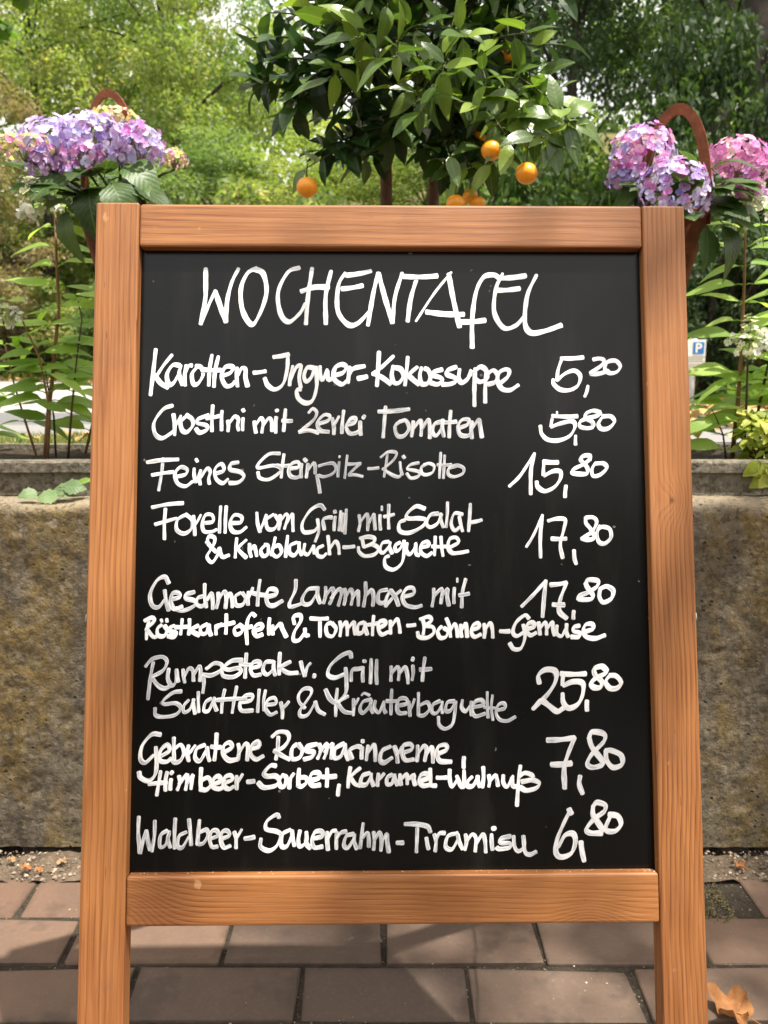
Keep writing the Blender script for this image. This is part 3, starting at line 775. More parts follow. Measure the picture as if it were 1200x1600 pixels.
OT = Vector((0.05, 1.80, WALL_TOP))
ot = thing('orange_tree', 'small potted orange tree with ripe fruit and glossy leaves behind the board', 'tree', OT)
mb = MB(); mb.lathe([(0.001, 0), (0.095, 0), (0.10, 0.01), (0.128, 0.17), (0.137, 0.172), (0.14, 0.20), (0.130, 0.203), (0.122, 0.185), (0.001, 0.183)], 32)
link('pot', mb.mesh('pot', M_terracotta, smooth=True), ot)
t1a, t1b, t1c = at(604, 330, 1.80)-OT, at(603, 250, 1.79)-OT, at(622, 190, 1.78)-OT
t2a, t2b, t2c = at(676, 330, 1.84)-OT, at(680, 262, 1.84)-OT, at(690, 180, 1.82)-OT
base1, base2 = Vector((-0.03, 0, 0.18)), Vector((0.03, 0.02, 0.18))
mb = MB(); mb.tube([base1, base1.lerp(t1a, 0.5)+Vector((0.008, 0, 0)), t1a, t1b, t1c, t1c+Vector((0.02, 0, 0.2))], [0.018, 0.015, 0.0125, 0.0125, 0.012, 0.006], 12)
link('trunk', mb.mesh('trunk', M_obark, smooth=True), ot)
mb = MB(); mb.tube([base2, base2.lerp(t2a, 0.5), t2a, t2b, t2c, t2c+Vector((0.05, 0, 0.2))], [0.018, 0.016, 0.013, 0.012, 0.011, 0.005], 12)
link('trunk', mb.mesh('trunk', M_obark, smooth=True), ot)
CL = [leaf_mesh('leaf', 0.066, 0.031, M_cit, c, f, 7, 0, 1, i, 0.006) for i, (c, f) in enumerate([(0.15, 0.35), (0.35, 0.2), (0.55, 0.35), (0.05, 0.5), (0.7, 0.25), (0.25, 0.1)])]
r = random.Random(5)
CC = at(640, 58, 1.76)
leafs = []      # (P, D, N, scale)
twigs = []
def twig(a, tip, nl=9, frac=0.55, sz=1.0, sag=0.04, face=0.25):
    mid = a.lerp(tip, 0.5) + Vector((0, 0, sag)) + rv(r, 0.02)
    pts = bez(a, mid, tip, 9); twigs.append(pts)
    for k in range(nl):
        t = 1-frac*(k/nl)**1.0
        i = min(8, int(t*9)); P = pts[i].lerp(pts[i+1], t*9-i) if i < 9 else tip
        d = (pts[min(9, i+1)]-pts[i]).normalized()
        side = d.cross(Vector((0, 0, 1))); side = side.normalized() if side.length > 1e-3 else Vector((1, 0, 0))
        ang = k*2.4 + r.uniform(-.4, .4)
        up = side.cross(d)
        out = side*math.cos(ang) + up*math.sin(ang)
        D = (d*r.uniform(0.25, 0.9) + out*1.0 + Vector((0, 0, r.uniform(-.35, .35)))).normalized()
        Nh = (Vector((0, 0, 1)) + rv(r, 0.55) + Vector((0, -face, 0))).normalized()
        leafs.append((P, D, Nh, sz*r.uniform(0.62, 1.18)))
hub = [at(622, 195, 1.78), at(690, 185, 1.82), at(650, 120, 1.78), at(640, 60, 1.78), at(700, 100, 1.80), at(580, 110, 1.76)]
def ok(P):
    # keep the crown's real outline: clear below
    return P.z > at(640, 215, P.y).z
n = 0
while n < 145:
    d = rv(r).normalized(); rad = r.uniform(0.5, 1.0)
    P = CC + Vector((d.x*0.325, d.y*0.30, d.z*0.36))*rad
    if not ok(P): continue
    if P.x < CC.x-0.13 and P.z > CC.z-0.10 and r.random() < 0.62: continue
    a = min(hub, key=lambda h: (h-P).length)
    twig(a, P, r.randrange(7, 11)); n += 1
# sprigs that stand out from the outline
for (px, py, Y, hx, nl, sg) in [(862, 200, 1.58, 4, 9, 0.03), (895, 188, 1.56, 4, 7, 0.03), (878, 172, 1.56, 4, 6, 0.04), (868, 222, 1.56, 4, 6, 0.02), (835, 215, 1.54, 4, 9, 0.02), (815, 150, 1.56, 4, 9, 0.03), (845, 120, 1.64, 4, 8, 0.05), (820, 175, 1.58, 4, 9, 0.03), (790, 210, 1.56, 4, 9, 0.03),
                                (400, 130, 1.72, 5, 9, 0.05), (388, 60, 1.74, 5, 8, 0.05), (420, 20, 1.74, 5, 8, 0.05), (455, 175, 1.70, 5, 9, 0.04), (500, 235, 1.66, 0, 10, 0.03), (540, 240, 1.66, 0, 9, 0.03), (560, 255, 1.70, 0, 8, 0.02),
                                (480, 262, 1.64, 0, 5, 0.02), (735, 262, 1.62, 1, 10, 0.02), (770, 255, 1.60, 1, 8, 0.02), (700, 268, 1.66, 1, 9, 0.01), (720, 290, 1.70, 1, 6, 0.0), (662, 235, 1.66, 1, 8, 0.02), (600, 215, 1.64, 0, 8, 0.02),
                                (810, 35, 1.66, 4, 9, 0.05), (835, 75, 1.66, 4, 8, 0.05), (760, 130, 1.52, 4, 10, 0.05), (690, 110, 1.50, 4, 10, 0.05), (730, 60, 1.52, 3, 9, 0.05), (620, 90, 1.50, 3, 10, 0.05), (560, 60, 1.52, 3, 9, 0.05), (660, 170, 1.52, 2, 9, 0.04), (520, 120, 1.6, 5, 9, 0.04)]:
    twig(hub[hx], at(px, py, Y), nl+1, 0.5, 1.02, sg, 0.9)
for (px, py, D, s_) in [(884, 190, (1, -.1, -.12), 1.15), (884, 190, (.35, -.2, -1), 1.1), (882, 188, (.75, -.1, .75), 1.0), (872, 180, (-.15, -.1, 1), 1.0), (868, 186, (-.8, -.2, .35), 1.1), (860, 205, (.2, -.3, -1), 1.1), (845, 215, (.9, -.3, -.1), .9), (798, 222, (-.3, -.4, -.9), .9), (700, 240, (.3, -.4, -.9), .9)]:
    leafs.append((at(px, py, 1.545), Vector(D).normalized(), Vector((0.1, -0.9, 0.5)).normalized(), s_))
mb = MB()
for pts in twigs: mb.tube([p-OT for p in pts], [0.0042-0.0031*i/9 for i in range(10)], 5)
link('twigs', mb.mesh('twigs', M_twig, smooth=True), ot, kind='stuff')
leafs.sort(key=lambda q: q[0].y + 0.25*abs(q[0].x-CC.x)*-1)
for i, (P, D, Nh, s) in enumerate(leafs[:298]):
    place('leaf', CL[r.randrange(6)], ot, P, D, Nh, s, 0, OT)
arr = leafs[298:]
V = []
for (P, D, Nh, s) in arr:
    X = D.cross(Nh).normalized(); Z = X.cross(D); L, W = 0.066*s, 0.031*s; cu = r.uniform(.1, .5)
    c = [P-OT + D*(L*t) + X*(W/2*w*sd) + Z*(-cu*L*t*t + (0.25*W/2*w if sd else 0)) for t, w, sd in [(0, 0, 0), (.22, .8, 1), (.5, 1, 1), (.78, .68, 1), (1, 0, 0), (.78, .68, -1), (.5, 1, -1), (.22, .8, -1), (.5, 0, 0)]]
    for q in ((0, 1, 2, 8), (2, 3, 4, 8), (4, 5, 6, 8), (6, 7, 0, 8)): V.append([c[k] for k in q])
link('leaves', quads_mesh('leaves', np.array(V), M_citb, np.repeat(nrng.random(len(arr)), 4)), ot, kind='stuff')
# fruit
def sphere_mb(rad, squash=0.93, nu=20, nv=12):
    pr = [(max(1e-4, rad*math.sin(math.pi*i/nv)), -rad*squash*math.cos(math.pi*i/nv)) for i in range(nv+1)]
    pr[-1] = (0.0001, rad*squash*0.94)
    mb = MB(); mb.lathe(pr, nu); return mb
me_or = sphere_mb(0.0200).mesh('orange', M_orange, smooth=True)
sm = MB(); sm.tube([(0, 0, 0.017), (0.001, 0, 0.027), (-0.001, 0.001, 0.042)], [0.0022, 0.0013, 0.0012], 6); sm.lathe([(0.0001, 0.0192), (0.004, 0.0188), (0.0045, 0.018), (0.002, 0.0172)], 6)
me_st = sm.mesh('stalk', M_twig)
for (px, py, Y, s) in [(480, 293, 1.62, 1.0), (768, 235, 1.55, 0.92), (823, 271, 1.55, 0.98), (712, 319, 1.60, 0.9), (735, 307, 1.66, 0.75), (747, 318, 1.62, 0.7), (757, 204, 1.66, 0.95),
                       (788, 84, 1.68, 0.9), (697, 124, 1.70, 0.95)]:
    P = at(px, py, Y); o = link('orange', me_or, ot, mat4=Matrix.Translation(P-OT) @ Matrix.Rotation(r.uniform(-.25, .25), 4, 'X') @ Matrix.Rotation(r.uniform(0, 6), 4, 'Z') @ Matrix.Scale(s, 4))
    link('stalk', me_st, o)

# ------------------------------------------------------------------ rusty cone planters with mophead hydrangeas
def petal_mat(name, stops, trans=0.3):
    m = NT(name); o = m.obj()
    f = m.math('FRACT', m.math('ADD', m.n('ObjectInfo').outputs['Random'], m.n('Attribute', attribute_name='tint').outputs['Fac']))
    o = m.n('Attribute', attribute_name='own').outputs['Vector']
    col = m.ramp(f, stops)
    d = m.n('VectorMath', {0: o}, operation='LENGTH').outputs['Value']
    col = m.mix(m.math('MULTIPLY', m.rampf(d, 0.004, 0.0), 0.6), col, (0.55, 0.6, 0.45))
    col = m.mix(m.math('MULTIPLY', m.rampf(d, 0.008, 0.013), 0.35), col, m.mix(0.5, col, (0.75, 0.6, 0.8)))
    b = m.n('BsdfPrincipled', {'Base Color': col, 'Roughness': 0.6, 'Specular IOR Level': 0.25})
    t = m.n('BsdfTranslucent', {'Color': col}); ms = m.n('MixShader', {0: trans, 1: b.outputs[0], 2: t.outputs[0]})
    m.t.links.new(ms.outputs[0], m.out.inputs[0]); return m.m
PM = {
 'lilac': petal_mat('petal_lilac', [(0, (0.46, 0.40, 0.76)), (0.35, (0.62, 0.54, 0.84)), (0.6, (0.74, 0.64, 0.86)), (0.8, (0.42, 0.42, 0.80)), (1, (0.82, 0.76, 0.88))]),
 'violet': petal_mat('petal_violet', [(0, (0.25, 0.20, 0.55)), (0.4, (0.46, 0.28, 0.62)), (0.7, (0.62, 0.38, 0.70)), (1, (0.70, 0.56, 0.76))]),
 'pink': petal_mat('petal_pink', [(0, (0.62, 0.18, 0.46)), (0.4, (0.74, 0.30, 0.58)), (0.75, (0.80, 0.40, 0.62)), (1, (0.80, 0.58, 0.52))]),
 'magenta': petal_mat('petal_magenta', [(0, (0.60, 0.14, 0.48)), (0.5, (0.66, 0.26, 0.62)), (1, (0.70, 0.44, 0.74))]),
 'bud': petal_mat('petal_bud', [(0, (0.62, 0.60, 0.12)), (0.5, (0.72, 0.66, 0.22)), (0.8, (0.76, 0.56, 0.36)), (1, (0.76, 0.42, 0.52))]),
 'white': petal_mat('petal_white', [(0, (0.78, 0.80, 0.66)), (0.5, (0.82, 0.82, 0.76)), (1, (0.74, 0.78, 0.58))]),
 'greenish': petal_mat('petal_greenish', [(0, (0.42, 0.50, 0.20)), (0.6, (0.58, 0.62, 0.32)), (1, (0.70, 0.70, 0.46))]),
}
def floret_mesh(mat, size, seed):
    r = random.Random(seed); mb = MB(); tw = r.uniform(0, 1)
    for k in range(4):
        a = k*math.pi/2 + r.uniform(-.15, .15)+tw; L = size*r.uniform(.85, 1.1); w = L*0.52; cup = r.uniform(0.05, 0.45); tz = r.uniform(-.12, .12)
        ca, sa = math.cos(a), math.sin(a)
        def q(u, v, z): return (u*ca - v*sa, u*sa + v*ca, z)
        pts = [q(L*.06, 0, 0), q(L*.38, -w*.85, L*cup*.3-L*tz), q(L*.8, -w*.95, L*cup*.75-L*tz), q(L*1.02, 0, L*cup*0.95), q(L*.8, w*.95, L*cup*.75+L*tz), q(L*.38, w*.85, L*cup*.3+L*tz), q(L*.5, 0, L*cup*.18)]
        mb.add(pts, [(0, 1, 6), (1, 2, 6), (2, 3, 6), (3, 4, 6), (4, 5, 6), (5, 0, 6)])
    me = mb.mesh('floret', mat, smooth=False)
    a_ = me.attributes.new('own', 'FLOAT_VECTOR', 'POINT'); a_.data.foreach_set('vector', np.array(mb.v).reshape(-1))
    return me
FL = {k: [floret_mesh(PM[k], 0.0132, 10*i+3) for i in range(4)] for k in PM}
M_hleaf = leaf_mat('hydrangea_leaf', [(0, (0.014, 0.040, 0.010)), (0.6, (0.03, 0.075, 0.018)), (1, (0.055, 0.12, 0.026))], trans=0.25, rough=0.45)
HL = [leaf_mesh('leaf', 0.086, 0.068, M_hleaf, c, f, 12, 0.045, 0.8, i+20, 0.012) for i, (c, f) in enumerate([(0.25, 0.2), (0.5, 0.3), (0.1, 0.35), (0.75, 0.25)])]
M_fcore = mat_noise('flower_core', (0.10, 0.14, 0.05), (0.24, 0.26, 0.12), 60, 0.9, 0.001)
def flower_head(parent, org, P, rx, rz, kinds, n, r, fs=1.0, up=None, nobj=999):
    up = up or Vector((0, 0, 1))
    h = link('flower_head', None, parent, loc=P-org)
    mb = MB()
    for k in range(14):
        d = rv(r).normalized(); d.z = abs(d.z)*0.8-0.1
        mb.tube([(0, 0, -rz*0.95), (d.x*rx*.5, d.y*rx*.5, d.z*rz*.3), (d.x*rx*.92, d.y*rx*.92, d.z*rz*.9)], [0.0016, 0.0012, 0.0008], 4, cap=False)
    me = mb.mesh('flower_head', M_fcore); h.data = None
    bpy.data.objects.remove(h); h = link('flower_head', me, parent, loc=P-org)
    ga = math.pi*(3-math.sqrt(5)); items = []
    for i in range(n):
        zz = 1-1.55*(i+0.5)/n; q = math.sqrt(max(0, 1-zz*zz)); a = ga*i + r.uniform(-.25, .25)
        d = Vector((q*math.cos(a), q*math.sin(a), zz)) + rv(r, 0.10)
        pos = Vector((d.x*rx, d.y*rx, d.z*rz))*r.uniform(0.93, 1.05)
        nrm = (Vector((d.x/rx, d.y/rx, d.z/rz)).normalized() + rv(r, 0.36)).normalized()
        M = Matrix.Translation(pos) @ nrm.to_track_quat('Z', 'Y').to_matrix().to_4x4() @ Matrix.Rotation(r.uniform(0, 6.3), 4, 'Z') @ Matrix.Scale(fs*r.uniform(0.75, 1.2), 4)
        items.append((-d.y + 0.4*d.z, M, kinds[r.randrange(len(kinds))], r.randrange(4)))
    items.sort(key=lambda q: -q[0])
    for _, M, k, j in items[:nobj]: link('floret', FL[k][j], h, mat4=M)
    # the far side of the head, joined
    rest = items[nobj:]
    if rest:
        vs, fs_, own, tn, mi = [], [], [], [], []; ks = sorted(set(k for _, _, k, _ in rest))
        for _, M, k, j in rest:
            me0 = FL[k][j]; b = len(vs); q = r.random()
            for v in me0.vertices: vs.append(tuple(M @ v.co)); own.append(tuple(v.co))
            for p in me0.polygons: fs_.append(tuple(b+i for i in p.vertices)); tn.append(q); mi.append(ks.index(k))
        me = bpy.data.meshes.new('florets'); me.from_pydata(vs, [], fs_)
        for k in ks: me.materials.append(PM[k])
        me.polygons.foreach_set('material_index', mi)
        a_ = me.attributes.new('own', 'FLOAT_VECTOR', 'POINT'); a_.data.foreach_set('vector', np.array(own).reshape(-1))
        a_ = me.attributes.new('tint', 'FLOAT', 'FACE'); a_.data.foreach_set('value', np.array(tn)); me.update()
        link('florets', me, h, kind='stuff')
    return h
def cone_planter(label, base, top_r, hgt, soil_z, arch, rot):
    """base: centre of rim"""
    org = Vector((base.x, base.y, soil_z))
    t = thing('cone_planter', label, 'planter', org, 'rusty cone planters')
    zr = base.z-org.z
    mb = MB(); mb.lathe([(0.004, zr-hgt), (top_r*0.35, zr-hgt*0.72), (top_r*0.97, zr-0.004), (top_r*1.03, zr), (top_r*1.03, zr+0.003), (top_r*0.95, zr+0.002), (top_r*0.94, zr-0.02), (top_r*0.35, zr-hgt*0.68), (0.001, zr-hgt*0.9)], 36)
    link('cone', mb.mesh('cone', M_rust, smooth=True), t)
    mb = MB(); mb.tube([(0, 0, -0.02), (0, 0, zr-hgt+0.015)], [0.005, 0.005], 8); link('stake', mb.mesh('stake', M_rust, smooth=True), t)
    mb = MB(); mb.lathe([(top_r*0.9, zr-0.022), (top_r*0.5, zr-0.016), (0.001, zr-0.014)], 20); link('soil', mb.mesh('soil', M_soil), t)
    # arched flat-bar handle
    w_, th, ah = arch; vs = []; fs = []; N = 26
    for i in range(N+1):
        a = math.pi*i/N
        for (o_, tt) in ((0, -1), (0, 1), (1, 1), (1, -1)):
            rr = top_r - w_*o_*(1 if True else 0)
            x = math.cos(a)*(top_r*1.04 - w_*o_); z = (abs(math.sin(a))**0.8)*(ah - w_*o_) + zr - 0.02
            vs.append((x, tt*th/2, z))
    for i in range(N):
        for k in range(4): fs.append((i*4+k, i*4+(k+1) % 4, (i+1)*4+(k+1) % 4, (i+1)*4+k))
    mb = MB(); mb.add(vs, fs); h = link('handle', mb.mesh('handle', M_rust), t); h.rotation_euler = (0, 0, rot)
    return t
def mophead(label, base, leaves, heads, seed):
    r = random.Random(seed); org = base + Vector((0, 0, -0.015))
    t = thing('hydrangea', label, 'plant', org)
    mb = MB()
    for (P, rx, rz, kinds, n, fs) in heads:
        flower_head(t, org, P, rx, rz, kinds, int(n*2.3), r, fs*0.70, None, int(290/len(heads)))
        for k in range(3):
            s0 = Vector((r.uniform(-.02, .02), r.uniform(-.02, .02), 0)); e = P-org+Vector((0, 0, -rz*0.9))
            if k == 0: mb.tube(bez(s0, s0.lerp(e, .5)+Vector((0, 0, .03)), e, 6), 0.0026, 6)
    link('stems', mb.mesh('stems', M_twig, smooth=True), t, kind='stuff')
    for (P, D, s) in leaves:
        place('leaf', HL[r.randrange(4)], t, P, D, (Vector((0, -0.35, 1))+rv(r, 0.3)).normalized(), s, 0, org)
    return t
YC = 1.66
bl = at(178, 332, YC)
cone_planter('rusty cone planter on a stake behind the top left corner of the board', bl, 0.066, 0.25, SOIL, (0.014, 0.005, 0.240), -0.25)
def A(px, py, Y=YC): return at(px, py, Y)
r = random.Random(3)
lv = []
for k in range(30):
    a = k*2.4; b0 = bl + Vector((math.cos(a)*0.03-0.02*(k % 3), math.sin(a)*0.03, r.uniform(0.0, 0.06)))
    D = Vector((math.cos(a), math.sin(a)-0.15, r.uniform(-0.15, 0.55)))
    lv.append((b0 + D*0.02, D, r.uniform(0.6, 0.9)))
lv += [(A(120, 300, 1.6), Vector((-1, -.1, -.55)), .95), (A(95, 285, 1.62), Vector((-1, -.2, -.15)), 1.05), (A(60, 262, 1.65), Vector((-1, 0, .12)), 1.0), (A(105, 320, 1.6), Vector((-.2, -.3, -1)), .95),
       (A(140, 285, 1.58), Vector((.1, -.6, -.7)), 1.0), (A(170, 280, 1.58), Vector((.5, -.6, -.6)), 1.0), (A(205, 285, 1.6), Vector((.9, -.3, -.4)), .9), (A(110, 270, 1.6), Vector((-.5, -.6, -.5)), 1.0), (A(190, 255, 1.62), Vector((.6, -.5, -.2)), 1.0), (A(150, 262, 1.6), Vector((-.2, -.8, -.3)), 0.95)]
mophead('lilac and pink hydrangea in the left cone planter with yellowish young heads', bl, lv, [
    (A(84, 232, 1.64), 0.058, 0.050, ['lilac', 'lilac', 'violet'], 56, 1.0), (A(143, 222, 1.62), 0.062, 0.048, ['lilac', 'lilac', 'lilac', 'violet'], 58, 1.0),
    (A(128, 243, 1.58), 0.034, 0.026, ['magenta', 'lilac', 'pink'], 20, 0.95), (A(190, 228, 1.66), 0.042, 0.040, ['lilac', 'violet'], 38, 0.95), (A(218, 232, 1.63), 0.043, 0.042, ['magenta', 'lilac', 'lilac', 'violet'], 42, 0.95),
    (A(72, 255, 1.6), 0.030, 0.028, ['violet'], 20, 0.95), (A(178, 188, 1.66), 0.046, 0.020, ['bud'], 50, 0.6), (A(36, 232, 1.58), 0.056, 0.022, ['bud', 'bud', 'pink'], 60, 0.62), (A(272, 250, 1.66), 0.024, 0.019, ['bud', 'pink'], 28, 0.5)], 41)
br = at(1050, 338, YC)
cone_planter('rusty cone planter on a stake behind the top right corner of the board', br, 0.068, 0.24, SOIL, (0.020, 0.006, 0.222), -0.55)
lv = []
for k in range(30):
    a = k*2.4+1; b0 = br + Vector((math.cos(a)*0.03+0.015*(k % 3), math.sin(a)*0.03, r.uniform(0.0, 0.06)))
    D = Vector((math.cos(a), math.sin(a)-0.15, r.uniform(-0.2, 0.5)))
    lv.append((b0 + D*0.02, D, r.uniform(0.65, 1.0)))
lv += [(A(1105, 268, 1.62), Vector((.5, -.5, .35)), .9), (A(1120, 300, 1.6), Vector((.9, -.4, .1)), 1.0), (A(1110, 330, 1.6), Vector((1, -.3, -.3)), 1.05), (A(1125, 345, 1.6), Vector((.6, -.4, -.9)), 1.0), (A(1150, 320, 1.62), Vector((1, -.1, -.3)), .9), (A(1100, 350, 1.6), Vector((.2, -.5, -.9)), .85), (A(1090, 262, 1.64), Vector((-.5, -.3, .3)), .7), (A(1020, 290, 1.64), Vector((-.8, -.4, .1)), .8)]
mophead('pink and violet hydrangea in the right cone planter with three large heads', br, lv, [
    (A(1004, 246, 1.66), 0.057, 0.054, ['magenta', 'lilac', 'pink'], 66, 1.0), (A(1052, 306, 1.60), 0.064, 0.062, ['lilac', 'violet', 'lilac', 'magenta'], 72, 1.0), (A(978, 280, 1.66), 0.030, 0.024, ['violet', 'lilac'], 26, 1.0),
    (A(1152, 250, 1.68), 0.050, 0.040, ['pink'], 44, 1.0), (A(1176, 280, 1.66), 0.036, 0.042, ['pink', 'magenta'], 32, 1.0)], 43)

# ------------------------------------------------------------------ panicle hydrangea shoots in the troughs
M_pleaf = leaf_mat('shoot_leaf', [(0, (0.16, 0.27, 0.05)), (0.5, (0.25, 0.38, 0.075)), (1, (0.35, 0.48, 0.12))], trans=0.45, rough=0.5, vein=0.2)
M_stem_red = mat_noise('reddish_stem', (0.16, 0.075, 0.03), (0.26, 0.14, 0.06), 30, 0.7, 0.001)
M_stem_dark = mat_noise('dark_stem', (0.045, 0.025, 0.015), (0.09, 0.05, 0.03), 30, 0.7, 0.001)
PLF = [leaf_mesh('leaf', 0.092, 0.037, M_pleaf, c, f, 10, 0.03, 1.0, i+50, 0.014) for i, (c, f) in enumerate([(0.3, 0.3), (0.5, 0.35), (0.15, 0.45), (0.7, 0.3)])]
def shoot(t, org, pts, nodes, r, sz=1.0, rad=0.0042, mat=None, t0=0.12, droop=0.1):
    pts = [Vector(p) for p in pts]
    mb = MB(); L = [0]
    for i in range(len(pts)-1): L.append(L[-1]+(pts[i+1]-pts[i]).length)
    mb.tube([p-org for p in pts], [rad*(1-0.6*l/L[-1]) for l in L], 8)
    def pos(u):
        s = u*L[-1]
        for i in range(len(pts)-1):
            if s <= L[i+1] or i == len(pts)-2:
                k = (s-L[i])/(L[i+1]-L[i]); return pts[i].lerp(pts[i+1], k), (pts[i+1]-pts[i]).normalized()
    a0 = r.uniform(0, 3)
    for k in range(nodes):
        u = t0 + (1-t0)*k/(nodes-1); P, d = pos(min(u, 1)); a = (0.15 if k % 2 == 0 else -0.55) + r.uniform(-.25, .25)
        s = sz*(0.62 + 0.5*math.sin(math.pi*min(1, 0.2+u*0.75)))*r.uniform(.85, 1.15)
        for sgn in (0, math.pi):
            out = Vector((math.cos(a+sgn), math.sin(a+sgn), 0))
            D = (out + d*r.uniform(0.1, 0.55) - Vector((0, 0, droop))).normalized()
            hide = False
            for e in (0.045, 0.075, 0.1):
                q = P+D*e*s; zz_ = q.y*math.cos(PITCH)-(q.z-CAM_H)*math.sin(PITCH); sx_ = 600+FPX*q.x/zz_; sy_ = 800-FPX*(q.y*math.sin(PITCH)+(q.z-CAM_H)*math.cos(PITCH))/zz_
                hide = hide or (1066 < sx_ < 1108 and 526 < sy_ < 562)
            if hide: continue          # these few leaves have dropped
            place('leaf', PLF[r.randrange(4)], t, P, D, (Vector((0, -0.45, 1))+rv(r, 0.25)).normalized(), s, 0, org)
    link('stem', mb.mesh('stem', mat or M_stem_red, smooth=True), t)
def panicle(t, org, P, r, n=26, hgt=0.09, w=0.03, kinds=('white',), fs=0.75, up=Vector((0, 0, 1))):
    mb = MB(); mb.tube([(0, 0, -hgt*.5), (0, 0, hgt*.5)], [0.002, 0.001], 5)
    for k in range(8):
        a = k*2.4; z = -hgt*.4+hgt*.8*k/8; q = w*(1-k/9)
        mb.tube([(0, 0, z), (q*math.cos(a), q*math.sin(a), z+q*.5)], 0.0008, 4)
    h = link('flower_panicle', mb.mesh('flower_panicle', M_fcore), t, loc=P-org)
    for i in range(n):
        z = r.random(); a = i*2.4; q = w*(1-z*0.8)*r.uniform(.7, 1.1)
        pos = Vector((q*math.cos(a), q*math.sin(a), (z-.5)*hgt)); nr = (pos + Vector((0, 0, hgt*.3)) + rv(r, 0.01)).normalized()
        M = Matrix.Translation(pos) @ nr.to_track_quat('Z', 'Y').to_matrix().to_4x4() @ Matrix.Rotation(r.uniform(0, 6), 4, 'Z') @ Matrix.Scale(fs*r.uniform(.8, 1.2), 4)
        link('floret', FL[kinds[r.randrange(len(kinds))]][r.randrange(4)], h, mat4=M)
r = random.Random(12)
org = at(68, 716, 1.74); org.z = SOIL
pl = thing('panicle_hydrangea', 'tall fresh green leafy shoots with white flowers in the left concrete trough', 'plant', org)
YS = 1.74
G = lambda px, py, Y=YS: at(px, py, Y)
shoot(pl, org, [G(70, 722), G(76, 640), G(82, 590), G(92, 480), G(88, 400), G(86, 325)], 11, r, 1.02, 0.0052, None, 0.25)
shoot(pl, org, [G(74, 722, 1.73), G(78, 640, 1.73), G(62, 560, 1.71), G(30, 490, 1.69), G(12, 470, 1.69)], 6, r, 0.95, 0.0034, None, 0.42)
shoot(pl, org, [G(88, 722, 1.76), G(84, 650, 1.76), G(74, 600, 1.76), G(66, 540, 1.77)], 5, r, 0.85, 0.0026, M_stem_dark, 0.35)
shoot(pl, org, [G(106, 722, 1.72), G(112, 640, 1.72), G(120, 560, 1.72), G(128, 500, 1.72), G(122, 470, 1.72)], 6, r, 0.85, 0.0028, M_stem_dark, 0.3)
shoot(pl, org, [G(60, 722, 1.78), G(40, 660, 1.78), G(22, 600, 1.78), G(8, 540, 1.78)], 4, r, 0.9, 0.0030, None, 0.35)
shoot(pl, org, [G(-10, 725, 1.82), G(-40, 640, 1.84), G(-60, 520, 1.84), G(-50, 420, 1.84)], 6, r, 1.0, 0.0034, None, 0.15)
shoot(pl, org, [G(130, 722, 1.80), G(150, 640, 1.80), G(165, 540, 1.80), G(170, 470, 1.80)], 7, r, 1.0, 0.0034, None, 0.2)
shoot(pl, org, [G(-60, 725, 1.80), G(-70, 640, 1.80), G(-90, 500, 1.80), G(-80, 400, 1.80)], 8, r, 1.0, 0.0034, None, 0.2)
for (px, py, Y, n, h_, w_, fs) in [(50, 302, 1.57, 20, 0.06, 0.022, 0.85), (42, 330, 1.6, 10, 0.03, 0.02, 0.8), (4, 488, 1.69, 14, 0.05, 0.018, 0.9), (24, 492, 1.68, 8, 0.03, 0.012, 0.8), (118, 322, 1.7, 8, 0.03, 0.012, 0.6), (88, 320, 1.74, 12, 0.03, 0.014, 0.45)]:
    panicle(pl, org, G(px, py, Y), r, n, h_, w_, ('white', 'white', 'greenish'), fs)
org = at(1160, 716, 1.74); org.z = SOIL
pr = thing('panicle_hydrangea', 'tall fresh green leafy shoots with pale green and white panicles in the right concrete trough', 'plant', org)
shoot(pr, org, [G(1143, 722), G(1152, 640), G(1158, 560), G(1163, 440), G(1165, 330)], 12, r, 1.05, 0.0050, None, 0.22)
shoot(pr, org, [G(1162, 722, 1.73), G(1166, 640, 1.72), G(1168, 570, 1.71), G(1172, 530, 1.70)], 5, r, 1.0, 0.0036, M_stem_dark, 0.35)
shoot(pr, org, [G(1170, 722, 1.75), G(1185, 640, 1.74), G(1200, 570, 1.73), G(1215, 500, 1.72)], 6, r, 1.05, 0.0042, M_stem_dark, 0.3)
shoot(pr, org, [G(1135, 722, 1.71), G(1130, 680, 1.71), G(1120, 655, 1.70), G(1112, 640, 1.70)], 4, r, 0.85, 0.0024, M_stem_dark, 0.2)
shoot(pr, org, [G(1230, 722, 1.8), G(1240, 600, 1.8), G(1250, 450, 1.8), G(1245, 340, 1.8)], 9, r, 1.1, 0.0044, None, 0.2)
for (px, py, Y, n, h_, w_, fs, kk) in [(1172, 525, 1.68, 60, 0.085, 0.034, 0.5, ('greenish', 'greenish', 'white')), (1194, 535, 1.66, 10, 0.04, 0.016, 0.8, ('white',)), (1180, 315, 1.7, 26, 0.07, 0.030, 0.85, ('white', 'white', 'greenish')), (1150, 312, 1.7, 14, 0.035, 0.025, 0.8, ('white', 'greenish')), (1160, 345, 1.7, 6, 0.03, 0.014, 0.8, ('white',)), (1143, 528, 1.7, 6, 0.025, 0.010, 0.6, ('white',))]:
    panicle(pr, org, G(px, py, Y), r, n, h_, w_, kk, fs)

